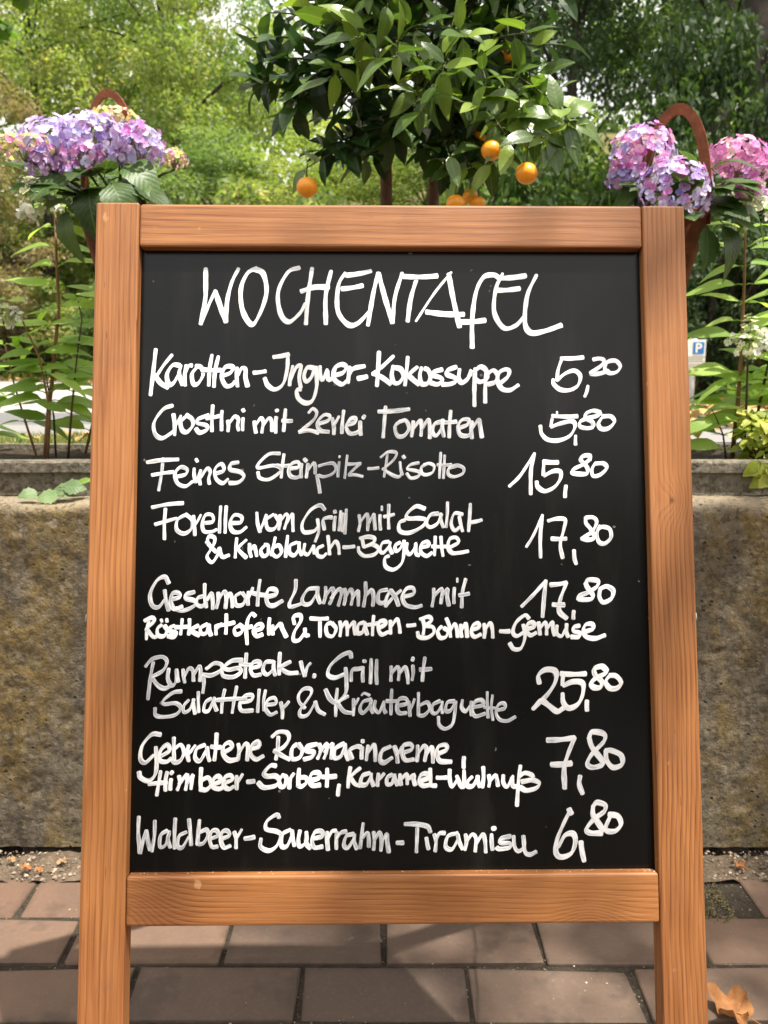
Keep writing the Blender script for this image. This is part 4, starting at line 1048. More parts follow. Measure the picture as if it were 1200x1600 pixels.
# low yellow-green plant at the right and odd seedlings
M_lime = leaf_mat('lime_leaf', [(0, (0.17, 0.22, 0.03)), (0.5, (0.32, 0.36, 0.05)), (1, (0.45, 0.44, 0.10))], trans=0.4, rough=0.5)
LF = [leaf_mesh('leaf', 0.040, 0.030, M_lime, c, 0.3, 8, 0.10, 0.8, i+70, 0.006) for i, c in enumerate([0.2, 0.5, 0.7])]
org = at(1185, 716, 1.68); org.z = SOIL
yp = thing('lime_shrub', 'low bushy yellow-green plant at the right end, spilling over the trough rim', 'plant', org)
mb = MB()
for k in range(38):
    tip = at(r.uniform(1155, 1245), r.uniform(640, 702), r.uniform(1.60, 1.74)) - org
    mb.tube(bez(Vector((r.uniform(-.02, .03), 0, 0)), Vector((tip.x*.6, tip.y*.4, tip.z*.8)), tip, 4), 0.0011, 4)
    for j in range(6):
        a = j*2.4+k; place('leaf', LF[r.randrange(3)], yp, tip+org-Vector((0, 0, 0.008*j)), Vector((math.cos(a), math.sin(a)-.2, r.uniform(-.4, .4))), (Vector((0, -.5, 1))+rv(r, .4)).normalized(), r.uniform(.4, .75), 0, org)
for j in range(9):
    a = j*0.7; place('leaf', LF[r.randrange(3)], yp, at(1196+r.uniform(-12, 12), 728+r.uniform(-10, 18), 1.57), Vector((math.cos(a), -.2, -.5)), Vector((0, -1, .5)), r.uniform(.7, 1.1), 0, org)
link('stems', mb.mesh('stems', M_stem_dark), yp, kind='stuff')
M_glau = leaf_mat('ivy_leaf', [(0, (0.08, 0.14, 0.07)), (1, (0.14, 0.22, 0.09))], trans=0.25, rough=0.5)
IL = [leaf_mesh('leaf', 0.05, 0.042, M_glau, c, 0.15, 8, 0.10, 0.6, i+90, 0.012) for i, c in enumerate([0.2, 0.45])]
org = at(98, 772, 1.57); org.z = WALL_TOP
iv = thing('wall_seedling', 'small grey-green lobed leaves lying on the wall edge below the left trough', 'plant', org)
for (px, py, Y, D, s) in [(92, 762, 1.545, Vector((1, -.2, .15)), .8), (125, 768, 1.55, Vector((-1, -.3, .2)), .85), (100, 773, 1.535, Vector((-1, -.4, -.05)), .8), (66, 770, 1.54, Vector((-.6, -.6, .1)), .7)]:
    place('leaf', IL[r.randrange(2)], iv, at(px, py, Y), D, Vector((0, -.9, .7)), s, 0, org)
place('leaf', PLF[1], iv, at(150, 752, 1.56), Vector((-1, -.2, .1)), Vector((0, -.6, 1)), .5, 0, org)
mb = MB(); mb.tube([(-0.03, -0.02, 0.004), (0, 0, 0.006), (0.04, 0.005, 0.006)], 0.0012, 5); link('stem', mb.mesh('stem', M_twig), iv)

# near tree whose maple-like branch hangs in at the top left
M_map = M_fol_map
rg = np.random.default_rng(55)
org = Vector((-2.9, 3.45, 0.62))
nt = thing('maple_tree', 'bright green maple reaching in from the top left corner', 'tree', org)
cl = []
while len(cl) < 90:
    d = dirs(rg, 1)[0]*rg.random()**0.4
    P = np.array([-2.55+d[0]*1.15, 3.9+d[1]*0.9, 3.15+d[2]*1.05])
    lim = at(182, 100, P[1]).x
    if P[0] > lim-0.10: continue
    if P[2] < at(60, 235, P[1]).z: continue
    cl.append((*(P-np.array(org)), rg.uniform(.12, .24)))
cl = np.array(cl)
V, tn = cloud(rg, cl, 9000, 0.6, 0.082, 0.85, 0.5)
link('crown', quads_mesh('crown', V, M_map, tn), nt)
mb = MB(); top = Vector((0.1, 0.2, 3.0))
tp = [Vector((0, 0, -0.05)), Vector((0.03, 0.02, 0.8)), Vector((0.02, 0.12, 1.7)), top, Vector((0.2, 0.3, 3.5))]
mb.tube(tp, [0.10, 0.085, 0.07, 0.05, 0.02], 12)
for i in range(0, 90, 5): e = Vector(cl[i, :3]); s0 = tp[2].lerp(tp[3], r.random()); mb.tube([s0, s0.lerp(e, .5)+Vector((0, 0, .1)), e], [0.022, 0.013, 0.004], 5)
link('trunk', mb.mesh('trunk', M_bark, smooth=True), nt)

# ------------------------------------------------------------------ parking sign across the road
def plain(name, c, rough=0.5, spec=0.4, n=0.25):
    m = NT(name); o = m.obj(); nz = m.noise(o, 7, 5, 0.6)
    return m.fin(m.mix(m.math('MULTIPLY', nz, n), c, tuple(x*0.55 for x in c)), rough, spec)
M_signw = plain('sign_white', (0.70, 0.69, 0.64)); M_signb = plain('sign_blue', (0.02, 0.16, 0.48)); M_signt = plain('sign_print', (0.28, 0.25, 0.2))
YP = 6.55
s0 = at(1094, 586, YP); gz = float(terr(np.array([s0.x]), np.array([YP]))[0])
sg = thing('parking_sign', 'white sign panel with a blue P square on a post across the road', 'sign', (s0.x, YP, gz))
pxm = at(1095, 560, YP).x-at(1094, 560, YP).x
o_ = Vector((s0.x, YP, gz))
def SP(px, py): return at(px, py, YP)-o_
a, b = SP(1066, 584), SP(1103.5, 531)
mb = MB(); mb.box((a.x, -0.004, a.z), (b.x, 0.004, b.z)); link('panel', mb.mesh('panel', M_signw, bevel=0.002), sg)
a, b = SP(1082, 553), SP(1100.5, 534.5)
mb = MB(); mb.box((a.x, -0.0075, a.z), (b.x, -0.0045, b.z)); link('blue_square', mb.mesh('blue_square', M_signb), sg)
cu = bpy.data.curves.new('letter', 'FONT'); cu.body = 'P'; cu.size = (b.z-a.z)*1.12; cu.extrude = 0.0015; cu.offset = 0.0025
lo = bpy.data.objects.new('letter_tmp', cu); COL.objects.link(lo); bpy.context.view_layer.update()
me = bpy.data.meshes.new_from_object(lo); bpy.data.objects.remove(lo); me.materials.clear(); me.materials.append(M_signw)
xsP = [v.co.x for v in me.vertices]; ysP = [v.co.y for v in me.vertices]
o = link('letter', me, sg, loc=((a.x+b.x)/2-(min(xsP)+max(xsP))/2, -0.0095, (a.z+b.z)/2-(min(ysP)+max(ysP))/2)); o.rotation_euler = (math.pi/2, 0, 0)
mb = MB()
for i, py in enumerate([557.5, 561, 564.5, 569, 572.5, 576]):
    a, b = SP(1070, py+0.55), SP([1101, 1098, 1100, 1096, 1100, 1090][i], py-0.55); mb.box((a.x, -0.0062, a.z), (b.x, -0.0044, b.z))
link('printed_lines', mb.mesh('printed_lines', M_signt), sg)
c = SP(1085, 560); mb = MB(); mb.tube([(c.x, 0.03, -0.1), (c.x, 0.03, SP(1085, 529).z)], 0.024, 14); link('post', mb.mesh('post', M_steel, smooth=True), sg)

# ------------------------------------------------------------------ sandwich board
BO = Vector((0.00847, 0.96060, 1.12714)); BX = Vector((0.99990, 0.01386, -0.00121)); BS = Vector((0.00224, -0.24603, -0.96926)); BN = Vector((0.01374, -0.96916, 0.24604))
BX.normalize(); BS = (BS - BX*BS.dot(BX)).normalized(); BN = BS.cross(BX).normalized()
if BN.y > 0: BN = -BN
HB = BO.z/-BS.z            # slope length from the top edge to the floor
foot = BO + BS*HB
MBRD = Matrix(((BX.x, -BN.x, -BS.x, foot.x), (BX.y, -BN.y, -BS.y, foot.y), (BX.z, -BN.z, -BS.z, foot.z), (0, 0, 0, 1)))
board = thing('sandwich_board', 'wooden sandwich board with a black panel of handwritten menu in white marker', 'menu board')
board.matrix_world = MBRD
HW, SW, TH = 0.325, 0.0471, 0.026
S_T, S_B1, S_B2 = 0.0494, 0.7212, 0.7718
def timber(name, a, b, mat, bev=0.0022):
    mb = MB(); mb.box(a, b); return link(name, mb.mesh(name, mat, bevel=bev, seg=3), board)
def Zs(s): return HB - s
W_l = wood_mat('wood_left_stile', 'Z', (-0.372, 0.055), 1.3, (), tilt=0.012, ring=0.0050)
W_r = wood_mat('wood_right_stile', 'Z', (0.385, 0.050), 4.1, ((Zs(0.330), 0.302, 0.0075),), tilt=-0.010, ring=0.0044)
W_t = wood_mat('wood_top_rail', 'X', (Zs(0.090), 0.045), 2.2, (), tilt=0.02, ring=0.0062)
W_b = wood_mat('wood_bottom_rail', 'X', (Zs(0.70), 0.030), 5.7, ((-0.282, Zs(0.755), 0.016), (0.205, Zs(0.778), 0.013)), tilt=0.045, ring=0.0046)
W_k = wood_mat('wood_back_frame', 'Z', (0.1, 0.06), 7.7, (), tilt=0.02)
timber('stile', (-HW, 0, 0), (-HW+SW, TH, HB), W_l)
timber('stile', (HW-SW, 0, 0), (HW, TH, HB-0.0015), W_r)
timber('top_rail', (-HW+SW+0.0004, 0.0008, Zs(S_T)), (HW-SW-0.0004, TH-0.001, Zs(0.0012)), W_t, 0.003)
timber('bottom_rail', (-HW+SW+0.0004, 0.0008, Zs(S_B2)), (HW-SW-0.0004, TH-0.001, Zs(S_B1)), W_b, 0.003)
mb = MB(); DP = 0.0135
mb.box((-HW+SW-0.006, DP, Zs(S_B1)-0.006), (HW-SW+0.006, DP+0.006, Zs(S_T)+0.006))
panel = link('blackboard', mb.mesh('blackboard', M_slate), board)
# chalk dust and rubbed ink along the foot of the panel
mb = MB()
for k in range(90):
    x = (HW-SW-.003)*(1-r.random()**2.2*1.2)*r.choice((1, 1, -1)); q = r.uniform(.0002, .0007)
    z = Zs(S_B1)+0.0002; y = r.uniform(0.004, DP-0.001)
    mb.add([(x-q, y, z), (x+q, y-q*.4, z+.0001), (x+q*.6, y+q, z+.0002), (x-q*.3, y+q*.2, z+q*.9)], [(0, 1, 2), (0, 1, 3), (1, 2, 3), (2, 0, 3)])
M_dust = plain('chalk_dust', (0.72, 0.68, 0.62), 0.9)
link('chalk_dust', mb.mesh('chalk_dust', M_dust), board, kind='stuff')

# back frame, hinged at the top, feet well behind
rear = Matrix.Rotation(0, 4, 'X')
topb = Vector((0, TH+0.004, HB-0.02))
inv = MBRD.inverted()
fl = inv @ Vector((foot.x, 1.345, 0.0)); fl.x = 0
dirb = (fl-topb); Lb = dirb.length; dz = -dirb.normalized()
RB = Matrix(((1, 0, 0, 0), (0, dz.z, dz.y, fl.y), (0, -dz.y, dz.z, fl.z), (0, 0, 0, 1)))
def rearpiece(name, a, b):
    mb = MB(); mb.box(a, b); o = link(name, mb.mesh(name, W_k, bevel=0.002), board, mat4=RB); return o
rearpiece('rear_stile', (-HW+0.012, 0, 0.004), (-HW+0.012+0.04, 0.022, Lb)); rearpiece('rear_stile', (HW-0.052, 0, 0.004), (HW-0.012, 0.022, Lb))
rearpiece('rear_rail', (-HW+0.053, 0.001, Lb-0.06), (HW-0.053, 0.021, Lb-0.015)); rearpiece('rear_rail', (-HW+0.053, 0.001, 0.34), (HW-0.053, 0.021, 0.385))
for sx in (-1, 1):
    mb = MB(); mb.tube([(sx*(HW-0.001), TH*0.5, Zs(0.452)), (sx*(HW+0.0035), TH*0.5, Zs(0.4525)), (sx*(HW+0.004), TH*0.5, Zs(0.459))], 0.0018, 8)
    link('hook', mb.mesh('hook', M_steel, smooth=True), board)
    q = RB @ Vector((sx*(HW-0.015), 0.0, Lb*0.52)); p = Vector((sx*(HW-0.004), TH+0.001, Zs(0.455)))
    mb = MB(); mb.tube([p, p.lerp(q, .5)+Vector((0, 0, -0.01)), q], 0.0022, 8); link('stay', mb.mesh('stay', M_steel, smooth=True), board)
    mb = MB(); mb.box((sx*0.2-0.02, TH-0.002, HB-0.018), (sx*0.2+0.02, TH+0.004, HB+0.0012)); link('hinge', mb.mesh('hinge', M_steel), board)

# handwriting
WRITING = [
('title',0.1,'49:-2066,699,-2063,929,-2068,1060,-2112,1326;49:-2112,1326,-2036,1135,-1956,951;49:-1956,957,-1896,1135,-1833,1303;49:-1833,1303,-1823,1059,-1775,853,-1703,698;50:-1501,692,-1601,749,-1673,928,-1652,1171,-1550,1330,-1460,1208,-1389,965,-1427,758,-1510,705;50:-1027,685,-1152,738,-1260,964,-1231,1208,-1139,1301,-1021,1207,-957,1095;50:-885,690,-930,1020,-951,1323;50:-1004,954,-857,907,-701,906;50:-674,722,-732,1001,-731,1323;50:-517,746,-591,887,-599,1169,-489,1328,-379,1318,-251,1187;50:-508,770,-232,720;50:-554,925,-324,887;50:-149,745,-205,980,-264,1337;50:-147,745,-74,1027,8,1308;50:8,1308,37,1017,117,744;50:130,782,508,775;50:277,810,212,1036,177,1289;37:665,733,470,979,269,1289;50:637,752,681,1016,752,1354;50:386,1186,799,1213;50:1191,788,1136,760,1025,789,940,959,895,1260,891,1587;50:753,1297,1038,1278;50:1238,750,1162,920,1140,1184,1240,1362,1369,1343,1472,1240;50:1201,798,1497,768;50:1153,936,1426,916;50:1617,764,1512,995,1480,1296,1543,1418,1700,1399,1885,1333'),
('soup',0.12,'44:-2601,1613,-2623,1855,-2649,2123;44:-2424,1676,-2587,1909;44:-2613,1891,-2541,1989,-2458,2037;44:-2334,1792,-2413,1792,-2473,1891,-2454,1998,-2401,1989,-2333,1873;44:-2325,1792,-2341,1890,-2301,2007;44:-2264,1792,-2280,1908,-2273,2015;44:-2271,1872,-2237,1801,-2202,1792;44:-2149,1810,-2201,1890,-2182,1997,-2129,1988,-2078,1890,-2105,1810,-2158,1801;44:-1984,1675,-2008,1836,-2015,2015;44:-1913,1693,-1947,1854,-1957,2029;44:-2096,1836,-1885,1845;44:-1867,1908,-1779,1872,-1754,1809,-1833,1809,-1876,1908,-1830,2015,-1769,2015,-1726,1970;44:-1710,1818,-1708,1926,-1699,2024;44:-1700,1908,-1657,1827,-1613,1836,-1612,1925,-1588,2024;44:-1524,1872,-1392,1854;44:-1306,1696,-1138,1665;44:-1147,1674,-1155,1835,-1198,1997,-1285,2059,-1365,2015,-1401,1934;44:-1093,1799,-1119,1925,-1127,2014;44:-1119,1961,-1058,1817,-1005,1799,-1022,1925,-1004,2036;44:-864,1817,-935,1817,-969,1907,-943,1969,-890,1925,-846,1817;44:-838,1808,-828,2014,-871,2175,-950,2211,-1030,2157,-1048,2068,-1004,2059;44:-793,1799,-790,1907,-758,1946,-714,1835;44:-714,1853,-701,1942,-661,1933,-626,1835;46:-622,1899,-540,1871,-504,1806,-559,1779,-632,1825,-640,1936,-558,2001,-495,1964;46:-467,1806,-476,1899,-486,1982;46:-476,1899,-422,1825,-303,1797;46:-376,1936,-276,1914;46:-142,1639,-153,1843,-166,2019;46:17,1685,-111,1806,-212,1880;46:-212,1880,-121,1917,-11,1995;46:17,1797,-2,1899,25,1982,80,1982,126,1908,99,1834,44,1815;46:176,1694,163,1843,144,2010;46:282,1806,172,1908;46:181,1898,299,2000;46:327,1815,309,1898,326,1991,390,1991,427,1917,400,1843,364,1824;46:556,1833,464,1861,455,1898,537,1926,555,1963,500,2000,427,1982;46:712,1805,620,1842,611,1889,693,1926,701,1972,628,2000,555,2000;46:748,1833,738,1935,774,1981,839,1935,876,1842,867,1898;46:922,1823,911,2027,909,2240;46:913,1860,978,1805,1041,1842,1050,1935,976,1972,921,1944;46:1041,1879,1030,2027,1028,2203;46:1059,1879,1124,1842,1169,1897,1141,1972,1058,2000;46:1195,1990,1279,1916,1298,1851,1252,1832,1188,1869,1168,1953,1213,2046,1304,2064,1397,2008'),
('price_soup',0.2,'42:1875,1707,2123,1696;42:1881,1720,1840,1839,1825,1958;42:1825,1958,1917,1879,2022,1845,2086,1905,2058,2010,1966,2063,1862,2057,1791,1997,1786,1945;42:2169,2017,2154,2083,2131,2135;42:2234,1720,2299,1709,2351,1726,2324,1786,2198,1872;42:2198,1878,2296,1878,2401,1845;42:2377,1759,2362,1825,2413,1871,2492,1858,2533,1799,2495,1739,2430,1733,2370,1759'),
('crostini',0.45,'40:-2406,2238,-2510,2283,-2604,2425,-2593,2548,-2522,2601,-2435,2557,-2384,2513;40:-2395,2336,-2381,2442,-2379,2566;40:-2376,2460,-2316,2354;40:-2255,2354,-2315,2424,-2296,2513,-2244,2531,-2184,2460,-2193,2389,-2255,2345;40:-2010,2345,-2123,2389,-2132,2433,-2035,2460,-2026,2504,-2104,2540,-2148,2495;40:-1968,2238,-1975,2389,-1973,2522;40:-2036,2380,-1888,2353;40:-1866,2300,-1870,2407,-1868,2513;40:-1800,2407,-1794,2460,-1798,2522;40:-1790,2442,-1730,2362,-1686,2389,-1694,2460,-1681,2513;40:-1633,2380,-1636,2513;40:-1638,2282,-1625,2304;40:-1510,2415,-1492,2539;40:-1501,2460,-1441,2380,-1414,2424,-1427,2539;40:-1414,2460,-1353,2380,-1321,2415,-1317,2522;40:-1266,2286,-1262,2300;40:-1271,2367,-1276,2539;40:-1170,2282,-1178,2389,-1189,2522;40:-1204,2406,-1099,2410;40:-915,2317,-871,2273,-827,2317,-870,2406,-1019,2531;40:-1019,2531,-914,2513,-808,2539;40:-809,2442,-704,2406,-686,2353,-748,2344,-818,2424,-791,2513,-694,2531;42:-658,2379,-639,2471,-639,2553;42:-639,2452,-585,2361;42:-531,2296,-545,2416,-552,2544;42:-494,2452,-412,2425,-403,2379,-458,2388,-503,2471,-467,2544,-403,2544,-358,2517;42:-349,2416,-343,2562;42:-318,2360,-303,2370;42:-149,2305,188,2277;42:-70,2250,-85,2416,-98,2590;42:97,2406,33,2471,60,2572,132,2572,187,2489,151,2406,87,2415;42:233,2415,227,2489,214,2581;42:233,2489,306,2406,324,2452,318,2572;42:333,2489,397,2397,415,2471,414,2599;42:552,2415,470,2443,442,2526,487,2572,560,2471;42:561,2397,551,2489,569,2581;42:647,2296,634,2434,627,2590;42:579,2425,707,2415;42:733,2489,825,2452,844,2397,771,2397,724,2470,751,2562,833,2572,879,2526;42:880,2415,870,2489,878,2599;42:879,2489,953,2397,970,2470,987,2590'),
('price_crostini',0.4,'40:1766,2352,2045,2356;40:1772,2365,1751,2470;40:1751,2476,1855,2437,1985,2411,2017,2470,1956,2574,1826,2626,1709,2613,1646,2548,1634,2463;23:1821,2306,1820,2341;40:2021,2574,2017,2672;40:2299,2312,2222,2293,2143,2326,2142,2378,2206,2417,2218,2470,2153,2489,2075,2470,2076,2417,2155,2378,2260,2352,2306,2319;40:2311,2378,2277,2443,2308,2496,2387,2489,2453,2417,2415,2358,2324,2358'),
('risotto',0.6,'37:-2674,2866,-2518,2843,-2335,2834;37:-2501,2822,-2515,2989,-2543,3173;36:-2619,3006,-2498,2985,-2385,2971;37:-2349,3024,-2254,2998,-2237,2945,-2307,2919,-2367,2989,-2339,3094,-2252,3129,-2175,3077;37:-2159,2936,-2158,3007,-2140,3086;37:-2143,2831,-2126,2857;37:-2089,2954,-2106,3024,-2092,3109;37:-2088,3033,-2020,2936,-1985,2972,-2001,3042,-1992,3103;37:-1923,2989,-1837,2954,-1864,2884,-1933,2937,-1923,3042,-1852,3095,-1792,3051;37:-1681,2866,-1759,2884,-1767,2945,-1662,2972,-1618,3025,-1678,3086,-1774,3095;37:-1228,2769,-1350,2778,-1462,2884,-1453,2928,-1296,2902,-1209,2937,-1243,2990,-1348,3055,-1444,3039,-1467,2975;37:-1184,2778,-1200,2902,-1212,3034;37:-1262,2902,-1122,2902;37:-1113,2937,-1026,2919,-1026,2866,-1087,2875,-1130,2937,-1112,3016,-1042,3034,-999,3007;37:-991,2884,-995,3034;37:-961,2828,-939,2852;37:-921,2884,-929,2955,-938,3034;37:-921,2955,-860,2875,-842,2919,-842,2990;37:-824,3008,-803,3113,-789,3201;31:-804,2908,-731,2886,-644,2878,-615,2937,-658,2996,-746,3025,-804,3010;31:-578,2864,-593,3025;31:-574,2798,-578,2812;31:-491,2790,-505,2908,-520,3040;31:-491,2886,-345,2879;31:-352,2886,-476,3003;31:-476,3008,-410,3003,-323,3022;31:-265,2937,-148,2926;31:-126,2812,-45,2753,43,2761,20,2835,-89,2937;31:-52,2776,-67,2893,-90,3026;31:-104,2937,-2,3004,71,3026,108,2989;31:86,2864,93,2938,108,3004;31:119,2798,137,2820;31:291,2871,203,2893,166,2938,261,2960,305,2982,275,3026,202,3040,159,2989;31:379,2886,320,2923,327,2989,378,3004,444,2974,459,2908,408,2879,349,2894;31:533,2761,525,2894,516,3041;31:577,2790,569,2908,560,3041;31:496,2894,649,2894;31:700,2908,620,2938,619,3004,685,3026,773,2989,781,2931,715,2901,649,2916'),
('price_risotto',0.35,'41:1282,3133,1406,3010,1564,2770;41:1564,2770,1523,2958,1516,3217;41:1660,2861,1821,2868;41:1666,2881,1658,3010;41:1664,3017,1768,2965,1845,2971,1844,3049,1778,3140,1674,3185,1597,3140,1583,3081;41:1905,3127,1892,3250;41:2171,2842,2172,2796,2108,2796,2068,2835,2106,2881,2144,2933,2136,2991,2052,2997,1974,2984,2001,2939,2106,2887,2172,2835;41:2229,2881,2195,2946,2207,3017,2284,3004,2357,2933,2326,2881,2235,2881'),
('forelle',0.5,'36:-2612,3360,-2440,3325,-2275,3313;36:-2465,3374,-2474,3531,-2471,3705;36:-2574,3545,-2454,3510,-2342,3479;36:-2239,3435,-2333,3496,-2340,3601,-2261,3644,-2184,3592,-2177,3496,-2247,3435;36:-2160,3453,-2150,3549,-2143,3662;36:-2142,3549,-2082,3444;36:-2055,3531,-1951,3514,-1961,3444,-2030,3444,-2064,3531,-2045,3618,-1967,3627,-1907,3601;36:-1867,3349,-1874,3479,-1877,3636;36:-1806,3349,-1813,3479,-1815,3636;36:-1752,3532,-1648,3523,-1640,3462,-1718,3445,-1764,3532,-1733,3619,-1655,3628,-1586,3576;36:-1475,3419,-1465,3532,-1438,3628;36:-1439,3619,-1396,3515,-1371,3442;37:-1292,3437,-1370,3498,-1352,3593,-1283,3593,-1240,3515,-1275,3445;37:-1223,3445,-1222,3533,-1236,3602;36:-1222,3515,-1162,3437,-1136,3463,-1173,3594;36:-1161,3550,-1092,3437,-1083,3533,-1079,3620;37:-736,3385,-788,3337,-892,3393,-979,3533,-961,3629,-857,3620,-813,3577;37:-814,3490,-801,3620,-839,3733;37:-739,3603,-753,3498,-701,3472,-657,3472;37:-622,3464,-634,3612;37:-628,3397,-622,3420;37:-561,3402,-570,3534,-582,3612;37:-500,3385,-509,3516,-518,3647;37:-535,3429,-544,3621;37:-361,3446,-352,3534,-370,3621;37:-356,3534,-282,3438,-265,3499,-269,3612;37:-256,3534,-204,3438,-195,3517,-187,3604;37:-134,3447,-129,3604;28:-113,3350,-113,3394;37:-38,3333,-42,3464,-39,3595;37:-91,3464,18,3438;37:355,3377,259,3351,163,3430,171,3482,293,3482,363,3500,328,3570,188,3639,83,3622,75,3534,136,3500;37:503,3430,416,3447,372,3535,415,3579,494,3535,538,3439;37:530,3430,529,3500,555,3579;37:604,3307,599,3448,586,3579;37:766,3439,678,3430,642,3535,677,3614,747,3570;37:730,3465,747,3553,764,3623;37:854,3325,844,3465,830,3623;37:852,3527,975,3501'),
('knoblauch',0.15,'36:-2009,3740,-1993,3679,-1932,3688,-1931,3749,-1973,3827,-2007,3896,-1954,3957,-1895,3879,-1878,3801;36:-2014,3731,-1965,3792,-1912,3844;36:-1878,3801,-1843,3896,-1770,3879;36:-1689,3697,-1697,3793,-1704,3905;36:-1585,3715,-1688,3819;36:-1679,3810,-1583,3906;36:-1550,3758,-1549,3828,-1531,3897;36:-1541,3828,-1498,3784,-1471,3888;36:-1377,3767,-1428,3828,-1402,3889,-1350,3863,-1350,3776,-1385,3767;36:-1273,3689,-1290,3776,-1315,3880;36:-1306,3863,-1254,3898,-1203,3846,-1229,3776,-1290,3793;36:-1138,3672,-1151,3794,-1159,3898;36:-1038,3742,-1108,3776,-1116,3854,-1064,3881,-1012,3811;36:-1012,3742,-1012,3811,-986,3881;36:-952,3759,-960,3846,-916,3872,-865,3794;36:-856,3777,-847,3864;36:-752,3777,-813,3812,-812,3881,-760,3899,-717,3864;37:-700,3673,-691,3760,-682,3873;36:-682,3812,-622,3734,-587,3777,-578,3868;36:-535,3795,-413,3786;37:-326,3708,-309,3795;37:-352,3699,-265,3682,-196,3700,-213,3752,-309,3795;37:-309,3792,-213,3769,-152,3813,-196,3874,-300,3891,-361,3847,-370,3795;37:-39,3735,-109,3752,-135,3830,-100,3856,-39,3796;37:-22,3744,-30,3796,-5,3865;37:83,3744,31,3778,39,3839,83,3813,118,3744;37:127,3726,126,3848,99,3970,12,4039,-74,4004,-83,3917,-39,3891;37:161,3753,152,3831,187,3874,239,3814,257,3753;37:254,3761,257,3866,291,3883;37:318,3796,396,3779,379,3736,318,3762,309,3848,370,3892,431,3857;37:467,3683,463,3779,457,3884;37:528,3683,536,3797,549,3892;37:431,3788,597,3788;37:632,3797,719,3745,694,3692,624,3710,605,3797,648,3858,727,3858,823,3841'),
('price_forelle',0.5,'40:1459,3795,1538,3667,1641,3449;40:1641,3449,1614,3680,1613,3910;40:1701,3513,1798,3488,1887,3501,1873,3603,1831,3770,1854,3917;40:1736,3706,1896,3706;40:1978,3834,1982,3924,2000,3981;40:2120,3475,2197,3475,2234,3527,2181,3630,2064,3706;40:2064,3706,2140,3719,2205,3694,2168,3604,2118,3540,2113,3475;40:2266,3566,2232,3655,2256,3745,2320,3758,2385,3694,2374,3604,2298,3578,2246,3604'),
('lammhaxe',0.75,'40:-2417,4180,-2461,4111,-2546,4154,-2613,4291,-2593,4412,-2524,4437,-2457,4360;40:-2458,4257,-2439,4378,-2412,4472;40:-2371,4352,-2294,4327,-2312,4284,-2372,4292,-2391,4378,-2352,4455,-2266,4430;40:-2140,4275,-2225,4301,-2225,4344,-2138,4370,-2137,4421,-2248,4473,-2335,4455;40:-2044,4319,-2104,4344,-2112,4404,-2060,4430,-2017,4396;40:-2029,4190,-2027,4310,-2008,4439;40:-2001,4362,-1958,4293,-1940,4362,-1939,4456;40:-1881,4285,-1880,4362,-1901,4448;40:-1888,4379,-1821,4276,-1794,4328,-1802,4448;40:-1802,4379,-1760,4294,-1734,4345,-1729,4440;40:-1640,4285,-1700,4328,-1690,4414,-1621,4414,-1587,4346,-1622,4285;40:-1554,4277,-1561,4414;40:-1561,4346,-1511,4234;40:-1434,4148,-1450,4277,-1457,4423;40:-1519,4286,-1381,4312;40:-1355,4329,-1260,4303,-1269,4252,-1338,4252,-1363,4329,-1345,4406,-1285,4424,-1190,4372;40:-1045,4149,-1053,4261,-1113,4398,-1104,4441;40:-1104,4441,-974,4399;40:-828,4236,-915,4253,-975,4347,-957,4407,-888,4399,-819,4296;40:-811,4227,-811,4313,-784,4399;40:-724,4227,-724,4313,-746,4399;40:-733,4331,-664,4245,-638,4262,-646,4331,-681,4408;40:-664,4348,-586,4253,-551,4279,-586,4426;40:-517,4245,-508,4331,-525,4417;40:-517,4348,-456,4254,-430,4314,-447,4417;40:-439,4349,-378,4271,-370,4332,-370,4426;40:-292,4177,-292,4297,-314,4435;40:-300,4332,-231,4263,-205,4332,-214,4427;40:-58,4255,-144,4280,-153,4384,-93,4393,-49,4315;40:-23,4255,-67,4350,-75,4436;40:-23,4264,29,4333,63,4427;40:90,4264,11,4333,-75,4436;40:124,4333,228,4299,220,4238,150,4247,107,4333,141,4419,236,4445,314,4428;38:446,4247,445,4334,427,4437;40:441,4334,515,4256,541,4265,523,4403;40:532,4334,593,4256,592,4334,609,4429;40:671,4239,665,4403;28:704,4136,703,4175;40:794,4144,758,4283,748,4447;40:723,4317,827,4300'),
